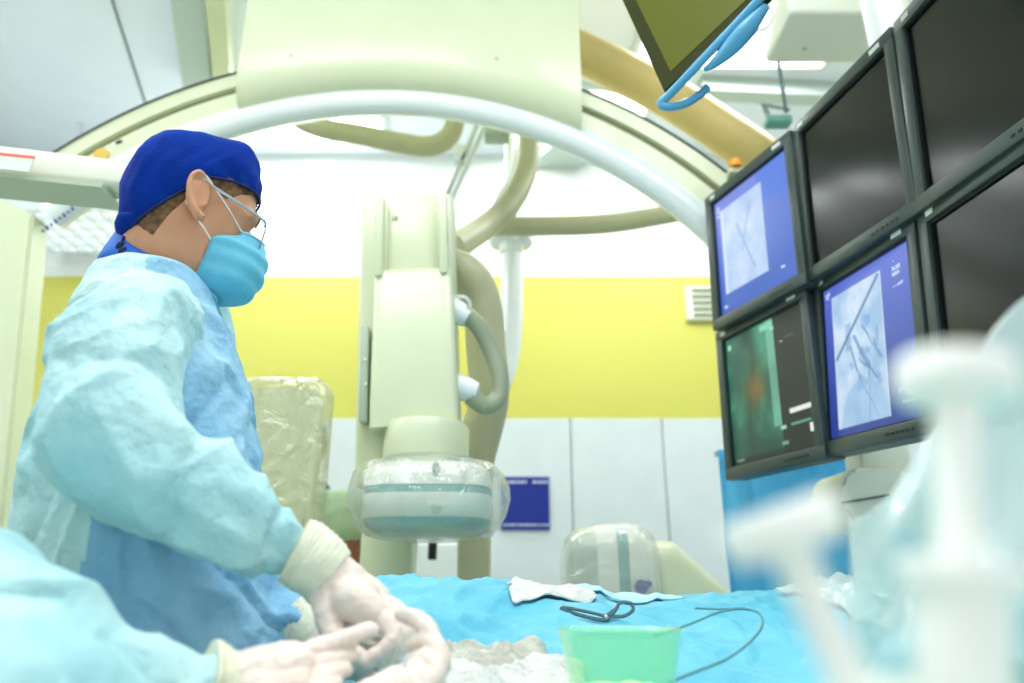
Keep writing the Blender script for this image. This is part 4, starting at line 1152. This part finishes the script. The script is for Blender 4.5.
for j in range(-24, NY + 25):
    row = []
    for i in range(NX + 1):
        x = X0 + (X1 - X0) * i / NX
        if j < 0:
            k = -j / 24; y = Y0 - .02 * sst(0, .3, k) - .02 * k * rn(V((x, 0, 0)), 6); z = dz(x, Y0) - .015 * (k > 0) * sst(0, .1, k) - .62 * k; y -= .018 * k * sin(x * 26 + rn(V((x, 1, 0)), 3) * 3)
        elif j > NY:
            k = (j - NY) / 24; y = Y1 + .03 * sst(0, .3, k) + .02 * k * sin(x * 22 + rn(V((x, 2, 0)), 3) * 3); z = dz(x, Y1) - .02 * sst(0, .1, k) - .55 * k
        else:
            y = Y0 + (Y1 - Y0) * j / NY; z = dz(x, y)
        row.append(V((x, y, z)))
    rows.append(row)
loft(bm, rows, cap=False, closed=False)
dr_ = mk('surgical_drape', bm, M['drape'], None, ang=180); so = dr_.modifiers.new('t', 'SOLIDIFY'); so.thickness = .002
tag(dr_, 'large cyan blue surgical drape covering the patient and table', 'drape')

def on(px, py):          # where the photo's ray meets the drape
    z = 1.13
    for _ in range(20):
        u = (px - 512) / FPX; v = (341.5 - py) / FPX; lo, hi = .5, 1.8
        break
    best = None
    for i in range(400):
        y = .65 + i * .0025; q = P(px, py, y)
        if q.z < dz(q.x, q.y): return V((q.x, q.y, dz(q.x, q.y)))
        best = q
    return P(px, py, 1.3)

def cloth(name, cx, cy, sx, sy, amp, m, label, cat, seed, rot=0, h=.012, n=70, grp=None, fall=.9):
    bm = B(); rows = []
    for j in range(n + 1):
        row = []
        for i in range(n + 1):
            a = -1 + 2 * i / n; b = -1 + 2 * j / n
            k = 1 + .22 * noise.noise(V((a * 1.5, b * 1.5, seed)))
            x = cx + (a * cos(rot) * sx - b * sin(rot) * sy) * k; y = cy + (a * sin(rot) * sx + b * cos(rot) * sy) * k
            e = 1 - max(abs(a), abs(b)) ** 4 * fall
            q = V((x, y, 0)); z = dz(x, y) + .004 + e * (h + amp * (ridge(q, 16, (1, 1, 1), seed, 3) * .8 + rn(q, 9, off=seed) * .6))
            row.append(V((x, y, max(z, dz(x, y) + .003))))
        rows.append(row)
    loft(bm, rows, cap=False, closed=False)
    o = mk(name, bm, m, ang=180); s_ = o.modifiers.new('t', 'SOLIDIFY'); s_.thickness = .0025; s_.offset = 1
    tag(o, label, cat, grp); return o
def mark(px, py, y): q = P(px, py, y); return q.x, q.y
x_, y_ = mark(500, 655, .88); cloth('gauze_cloth', x_, y_, .105, .09, .022, M['gauze'], 'crumpled white gauze heap beside the green bowl', 'gauze', 3, .2, .012)
x_, y_ = mark(470, 640, .99); cloth('gauze_cloth', x_, y_, .085, .045, .022, M['gauze_grey'], 'greyish used gauze behind the gloved hands', 'gauze', 9, -.2, .008)
x_, y_ = mark(552, 602, 1.3); cloth('gauze_cloth', x_, y_, .072, .036, .012, M['gauze'], 'small bunched white gauze beside the clamp, on the far side of the drape', 'gauze', 14, .3, .005)
x_, y_ = mark(620, 592, 1.42); cloth('gauze_cloth', x_, y_, .10, .03, .010, M['drape_pale'], 'pale folded cloth strip along the far edge of the drape', 'cloth', 21, 0, .004)

# clamp with ring handles
cp = thing('surgical_clamp', 'dark steel clamp with ring handles lying on the drape', 'clamp', on(590, 612))
def op(px, py, h=.006): q = P(px, py, 1.18); return V((q.x, q.y, max(q.z, dz(q.x, q.y) + h)))
bm = B(); tube(bm, [op(562, 607), op(580, 610), op(606, 616)], .0028, 10); tube(bm, [op(606, 616), op(614, 610), op(620, 603), op(630, 603), op(633, 610), op(624, 616), op(612, 618)], .0028, 10); mk('upper_arm', bm, M['steel_dark'], cp)
bm = B(); tube(bm, [op(560, 612), op(580, 618), op(604, 620), op(612, 614), op(618, 606)], .0028, 10); mk('lower_arm', bm, M['steel_dark'], cp)
bm = B(); ball(bm, op(606, 617), (.005, .005, .004), seg=12); mk('pivot', bm, M['metal'], cp)

bm = B()
def ow(px, py, y=.95): q = P(px, py, y); return V((q.x, q.y, max(dz(q.x, q.y) + .004, q.z)))
tube(bm, [ow(655, 636, .9), ow(690, 624, .95), ow(720, 612, 1.0), ow(745, 609, 1.02), ow(760, 614, 1.0), ow(762, 626, .96), ow(750, 642, .90), ow(725, 660, .85), ow(690, 674, .80), ow(650, 690, .77)], .0017, 8)
tag(mk('guidewire', bm, M['wire']), 'thin looped grey green guidewire on the drape', 'wire')
bm = B(); tube(bm, [ow(695, 608, 1.1), ow(720, 609, 1.1), ow(745, 608, 1.1)], .0016, 8); tag(mk('guidewire', bm, M['wire']), 'short straight guidewire end above the looped one', 'wire')

# green bowl
bc = P(620, 655, .78); bw_ = thing('plastic_bowl', 'green translucent plastic bowl with cream gauze inside', 'bowl', (bc.x, .78, dz(bc.x, .78)))
zb = dz(bc.x, .78) + .002; zr_ = P(620, 629, .78).z; rr = 62 * mpp(628, .78)
bm = B()
pr = [(rr * .62, 0), (rr * .70, .003), (rr * .80, (zr_ - zb) * .4), (rr * .93, (zr_ - zb) * .9), (rr * .97, (zr_ - zb)), (rr, zr_ - zb + .001)]
loft(bm, [[V((bc.x, .78, zb + h)) + V((r * math.copysign(abs(cos(a)) ** .7, cos(a)), r * .8 * math.copysign(abs(sin(a)) ** .7, sin(a)), 0)) for a in [2 * pi * i / 64 for i in range(64)]] for r, h in pr], cap=False)
bm.verts.ensure_lookup_table(); bm.faces.new(bm.verts[:64][::-1])
o = mk('shell', bm, M['bowl'], bw_, ang=180); so = o.modifiers.new('t', 'SOLIDIFY'); so.thickness = .0012
gz = thing('bowl_gauze', 'cream gauze heap inside the green bowl', 'gauze', (bc.x, .78, zb)); bpy.data.objects.remove(gz)
bm = B()
for i in range(22):
    a = random.uniform(0, 6.28); r = rr * .55 * sqrt(random.random()); ball(bm, (bc.x + cos(a) * r, .78 + sin(a) * r * .75, zb + .012 + random.uniform(0, .014)), (.016, .014, .011), seg=12)
bm = organic(bm, .0022, 2, disp=lambda p, n: .003 * ridge(p, 70, pw=3)); tag(mk('gauze_wad', bm, M['gauze_cream'], None, ang=180), 'cream wet gauze wad inside the green bowl', 'gauze')

# ------------------------------------------------------------------ PLASTIC WRAPPED PANEL, left centre
pw = thing('wrapped_panel', 'upright panel wrapped in creamy clear plastic behind the surgeon', 'panel', (P(285, 560, 1.7).x, 1.72, 0))
a = P(236, 382, 1.7); b = P(327, 382, 1.7); zt = a.z; zb2 = P(285, 575, 1.7).z
def rrect(xa, xb, za, zb_, r, y, n=8):
    out = []
    for cx, cz, a0 in ((xb - r, za - r, 0), (xa + r, za - r, 90), (xa + r, zb_ + r, 180), (xb - r, zb_ + r, 270)):
        for k in range(n + 1): an = radians(a0 + 90 * k / n); out.append(V((cx + r * cos(an), y, cz + r * sin(an))))
    return out
bm = B(); prism(bm, rrect(a.x + .012, b.x - .014, zt - .012, zb2, .035, 1.71), V((0, .045, 0))); mk('panel', bm, M['cream'], pw)
bm = B(); loops = []
for y, g in ((1.69, -.02), (1.684, 0), (1.70, .012), (1.74, .014), (1.765, .004), (1.772, -.02)): loops.append(rrect(a.x + .004 - g, b.x - .002 + g, zt + g, zb2 - .06 - g, .05, y, 14))
L = loft(bm, loops, cap=True)
bmesh.ops.triangulate(bm, faces=[f for f in bm.faces if len(f.verts) > 4]); bmesh.ops.subdivide_edges(bm, edges=[e for e in bm.edges if e.calc_length() > .03], cuts=4, use_grid_fill=True)
for v in bm.verts: v.co += V((.004 * noise.noise(v.co * 18), .007 * ridge(v.co, 14, (1, 1, .4), 2) - .003, 0))
mk('plastic_wrap', bm, M['film_yellow'], pw, ang=180)
bm = B(); tube(bm, [((a.x + b.x) / 2, 1.73, .03), ((a.x + b.x) / 2, 1.73, zb2 + .05)], .025, sm=1); mk('pole', bm, M['white_plastic'], pw)
bm = B(); box(bm, ((a.x + b.x) / 2, 1.73, .02), (.4, .35, .04), bev=.012); mk('foot_plate', bm, M['cream2'], pw)

# ------------------------------------------------------------------ BAGGED TUBE HOUSING, right centre
th = thing('bagged_tube_housing', 'rounded cream tube housing with teal stripes under clear plastic, behind the table', 'x-ray tube', (P(640, 600, 2.3).x, 2.3, 0))
def hx(px, py=560): return P(px, py, 2.2).x
def hz(py): return P(600, py, 2.2).z
loops = []
def hl(px, top, r=.1):
    x = hx(px); zt = hz(top); zb_ = .95; return [V((x, 2.3 + .15 * math.copysign(abs(cos(t)) ** .5, cos(t)), zb_ + (zt - zb_) * (.5 + .5 * math.copysign(abs(sin(t)) ** .28, sin(t))))) for t in [2 * pi * i / 36 for i in range(36)]]
for name, m, secs in (('left_drum', 'cream_shade', ((571, 548), (573, 538), (578, 534), (596, 531))), ('middle_shell', 'cream2', ((596, 529), (616, 527))), ('teal_stripe', 'teal_band', ((616, 527), (627, 528))),
                      ('right_shell', 'cream2', ((627, 527), (640, 529), (652, 540))), ('tapered_body', 'cream', ((645, 538), (660, 540), (674, 540), (732, 596), (745, 606)))):
    bm = B(); loft(bm, [hl(*s) for s in secs]); mk(name, bm, M[m], th, ang=50)
bm = B(); q = P(642, 587, 2.13); lathe(bm, [(0, -.004), (.018, -.003), (.02, .01)], q, V((0, 1, 0)), 20, cap=False); lathe(bm, [(0, -.01), (.008, -.008), (.01, .01)], q + V((.02, 0, .008)), V((0, 1, 0)), 14, cap=False); mk('blue_knob', bm, M['cap'], th)
bm = B(); loops = []
for px, top, g in ((566, 560, -.02), (567, 545, 0), (571, 533, .0), (580, 528, 0), (600, 524, .0), (625, 521, .0), (642, 523, 0), (652, 532, 0), (656, 545, -.01)):
    x = hx(px); zt = hz(top); zb_ = .95
    loops.append([V((x + .004 * noise.noise(V((px, t * 3, 0))), 2.3 + (.18 + g) * math.copysign(abs(cos(t)) ** .5, cos(t)), zb_ + (zt - zb_) * (.5 + .5 * math.copysign(abs(sin(t)) ** .28, sin(t))) + .006 * noise.noise(V((px * .1, t * 4, 2))))) for t in [2 * pi * i / 60 for i in range(60)]])
loft(bm, loops); mk('plastic_bag', bm, M['film'], th, ang=180)
bm = B(); box(bm, (hx(640), 2.3, .48), (.3, .22, .96), bev=.02); mk('pedestal', bm, M['cream'], th)

# ------------------------------------------------------------------ RIGHT BACKGROUND
bcv = thing('blue_cover', 'bright blue pleated cloth cover hanging behind the lower monitors', 'cover', (P(800, 560, 2.6).x, 2.75, 0))
bm = B(); rows = []; xa, xb = P(722, 480, 2.6).x, P(905, 480, 2.6).x
ztop = P(800, 448, 2.6).z
for j in range(40):
    k = j / 39; row = []
    for i in range(120):
        t = i / 119; x = xa + (xb - xa) * t
        y = 2.62 + .018 * sin(t * 34 + 2 * sin(t * 7)) * (.3 + .7 * k) + .01 * noise.noise(V((t * 20, k * 2, 0)))
        row.append(V((x + .03 * k * (t - .3), y, ztop + (.02 - ztop) * k)))
    rows.append(row)
loft(bm, rows, cap=False, closed=False); o = mk('cloth', bm, M['blue_cloth'], bcv, ang=180); so = o.modifiers.new('t', 'SOLIDIFY'); so.thickness = .004
bm = B(); tube(bm, [(xa, 2.66, ztop - .01), (xb, 2.66, ztop - .01)], .012, 10, 1)
for x in (xa + .04, xb - .04): tube(bm, [(x, 2.66, 0.0), (x, 2.66, ztop - .01)], .012, 10, 1)
mk('rail_frame', bm, M['metal'], bcv)
eb = thing('equipment_box', 'rounded cream equipment box with a steel tray arm before the blue cover', 'equipment', (P(870, 500, 1.9).x, 2.0, 0))
q0 = P(839, 468, 1.9); q1 = P(925, 528, 1.9)
bm = B(); prism(bm, rrect(q0.x, q1.x, q0.z, q1.z, .05, 1.9), V((0, .2, 0))); bmesh.ops.bevel(bm, geom=[e for e in bm.edges if abs((e.verts[0].co - e.verts[1].co).y) < .01], offset=.01, segments=2, affect='EDGES'); mk('case', bm, M['cream2'], eb)
bm = B(); a = P(798, 515, 1.95); b = P(842, 507, 1.95); beam(bm, a, b, .04, .03, .006); mk('tray_arm', bm, M['alu'], eb)
bm = B(); box(bm, (P(885, 455, 1.95).x, 2.0, P(885, 452, 1.95).z), (.14, .12, .12), bev=.02); mk('upper_module', bm, M['cream2'], eb)
bm = B(); box(bm, ((q0.x + q1.x) / 2, 2.0, q1.z / 2), (.08, .08, q1.z), bev=.01); mk('stand', bm, M['white_plastic'], eb)
bm = B(); beam(bm, P(842, 503, 1.895), P(890, 495, 1.895), .004, .006, 0); mk('seam', bm, M['dark_line'], eb)
cs = cloth('plastic_sheet', P(880, 560, 1.3).x, 1.3, .13, .13, .022, M['film_clear'], 'crumpled clear plastic sheet on the drape before the equipment box', 'sheet', 33, .3, .02)

# ------------------------------------------------------------------ NEAR TROLLEY WITH BLURRED SYRINGES
tr = thing('instrument_trolley', 'teal draped instrument trolley at the lower right, close to the lens', 'trolley', (.30, .34, 0))
bm = B(); box(bm, (.33, .34, 1.0), (.52, .46, .03), bev=.006); mk('tray', bm, M['metal'], tr)
for sx in (-1, 1):
    for sy in (-1, 1):
        bm = B(); tube(bm, [(.33 + sx * .23, .34 + sy * .20, .03), (.33 + sx * .23, .34 + sy * .20, 1.0)], .012, 10, 1); lg = mk('leg', bm, M['metal'], tr)
        bm = B(); ball(bm, (.33 + sx * .23, .34 + sy * .20, .026), (.025, .015, .025), seg=12); mk('caster', bm, M['black'], lg)
bm = B(); rows = []
for j in range(-12, 53):
    row = []
    for i in range(-12, 73):
        a = max(0, min(60, i)) / 60; b = max(0, min(40, j)) / 40
        ox = -i / 12 if i < 0 else (i - 60) / 12 if i > 60 else 0; oy = -j / 12 if j < 0 else (j - 40) / 12 if j > 40 else 0
        k = max(ox, oy); x = .06 + .54 * a + (-.015 if i < 0 else .015 if i > 60 else 0) * min(1, ox * 3); y = .10 + .48 * b + (-.015 if j < 0 else .015 if j > 40 else 0) * min(1, oy * 3)
        z = 1.022 + .010 * (noise.noise(V((x * 14, y * 14, 0))) + .6) - .22 * k
        if k: x += .008 * sin(y * 60) * k; y += .008 * sin(x * 60) * k
        row.append(V((x, y, z)))
    rows.append(row)
loft(bm, rows, cap=False, closed=False); td = mk('trolley_drape', bm, M['teal_cloth'], None, ang=180); so = td.modifiers.new('t', 'SOLIDIFY'); so.thickness = .002
tag(td, 'teal cloth laid over the near instrument trolley', 'drape')

def syringe(top, bot, R, FR, label, grp=None):
    """thumb plate up, barrel down"""
    t = thing('syringe', label, 'syringe', bot, grp)
    d = (bot - top); L = d.length
    bm = B(); lathe(bm, [(FR * .9, 0), (FR, .003), (FR, .008), (FR * .9, .011), (R * .55, .012), (R * .5, L * .30)], top, d, 32); mk('plunger', bm, M['syr'], t)
    bm = B(); lathe(bm, [(R * 1.35, L * .24), (R * 1.4, L * .25), (R * 1.35, L * .265), (R, L * .27), (R, L * .92), (R * .4, L * .96), (R * .22, L)], top, d, 32); mk('barrel', bm, M['syr'], t)
    return t
def down(px0, py0, px1, py1, Y, dY, z=1.036):
    a = P(px0, py0, Y); c = P(px1, py1, Y + dY); d = c - a
    return a, a + d * ((z - a.z) / d.z)
YS = .19
f0_, f1_ = down(772, 508, 850, 683, YS, .0)
syringe(f0_, f1_, 43 * mpp(600, YS) * .9, 60 * mpp(505, YS), 'blurred white syringe leaning left, its round plunger plate nearest the monitors')
g0_, g1_ = down(955, 362, 965, 683, YS, .0)
syringe(g0_, g1_, 42 * mpp(550, YS), 56 * mpp(362, YS), 'blurred white syringe standing upright, tall at the right edge')
# crumpled clear sheet behind the syringes
bm = B(); rows = []
for j in range(50):
    k = j / 49; row = []
    for i in range(60):
        t = i / 59; px = 850 + 260 * t; top = 520 - 230 * sst(0.0, .75, t); py = top + (760 - top) * k
        q = P(px, py, .46 + .03 * noise.noise(V((t * 5, k * 4, 1))) + .02 * sin(t * 9)); row.append(q)
    rows.append(row)
loft(bm, rows, cap=False, closed=False); ps = mk('plastic_sheet', bm, M['film_clear'], None, ang=180); so = ps.modifiers.new('t', 'SOLIDIFY'); so.thickness = .0015
tag(ps, 'upright clear plastic sheet behind the two blurred syringes', 'sheet')
bm = B(); ball(bm, V((P(1030, 670, .42).x, .44, 1.10)), (.05, .05, .07)); bm = organic(bm, .004, 3, disp=fold(.008, 3)); tag(mk('folded_cloth', bm, M['teal_dark'], None, ang=180), 'deep green cloth bundle at the lower right corner', 'cloth')

# ------------------------------------------------------------------ LIGHT AND CAMERA
w = bpy.data.worlds.new('world'); SC.world = w; w.use_nodes = True
w.node_tree.nodes['Background'].inputs[0].default_value = (.90, .97, 1.0, 1); w.node_tree.nodes['Background'].inputs[1].default_value = .95

cam = bpy.data.cameras.new('camera'); co = bpy.data.objects.new('camera', cam); COL.objects.link(co)
cam.sensor_width = 36; cam.lens = FPX / 1024 * 36; cam.clip_start = .02
co.location = (0, 0, CAMZ); co.rotation_euler = (radians(90) + PITCH, 0, 0)
cam.dof.use_dof = True; cam.dof.focus_distance = 1.15; cam.dof.aperture_fstop = 2.4
SC.camera = co
SC.view_settings.view_transform = 'Standard'; SC.view_settings.look = 'None'
SC.view_settings.exposure = 0.0; SC.view_settings.gamma = 1.0; SC.view_settings.use_curve_mapping = False
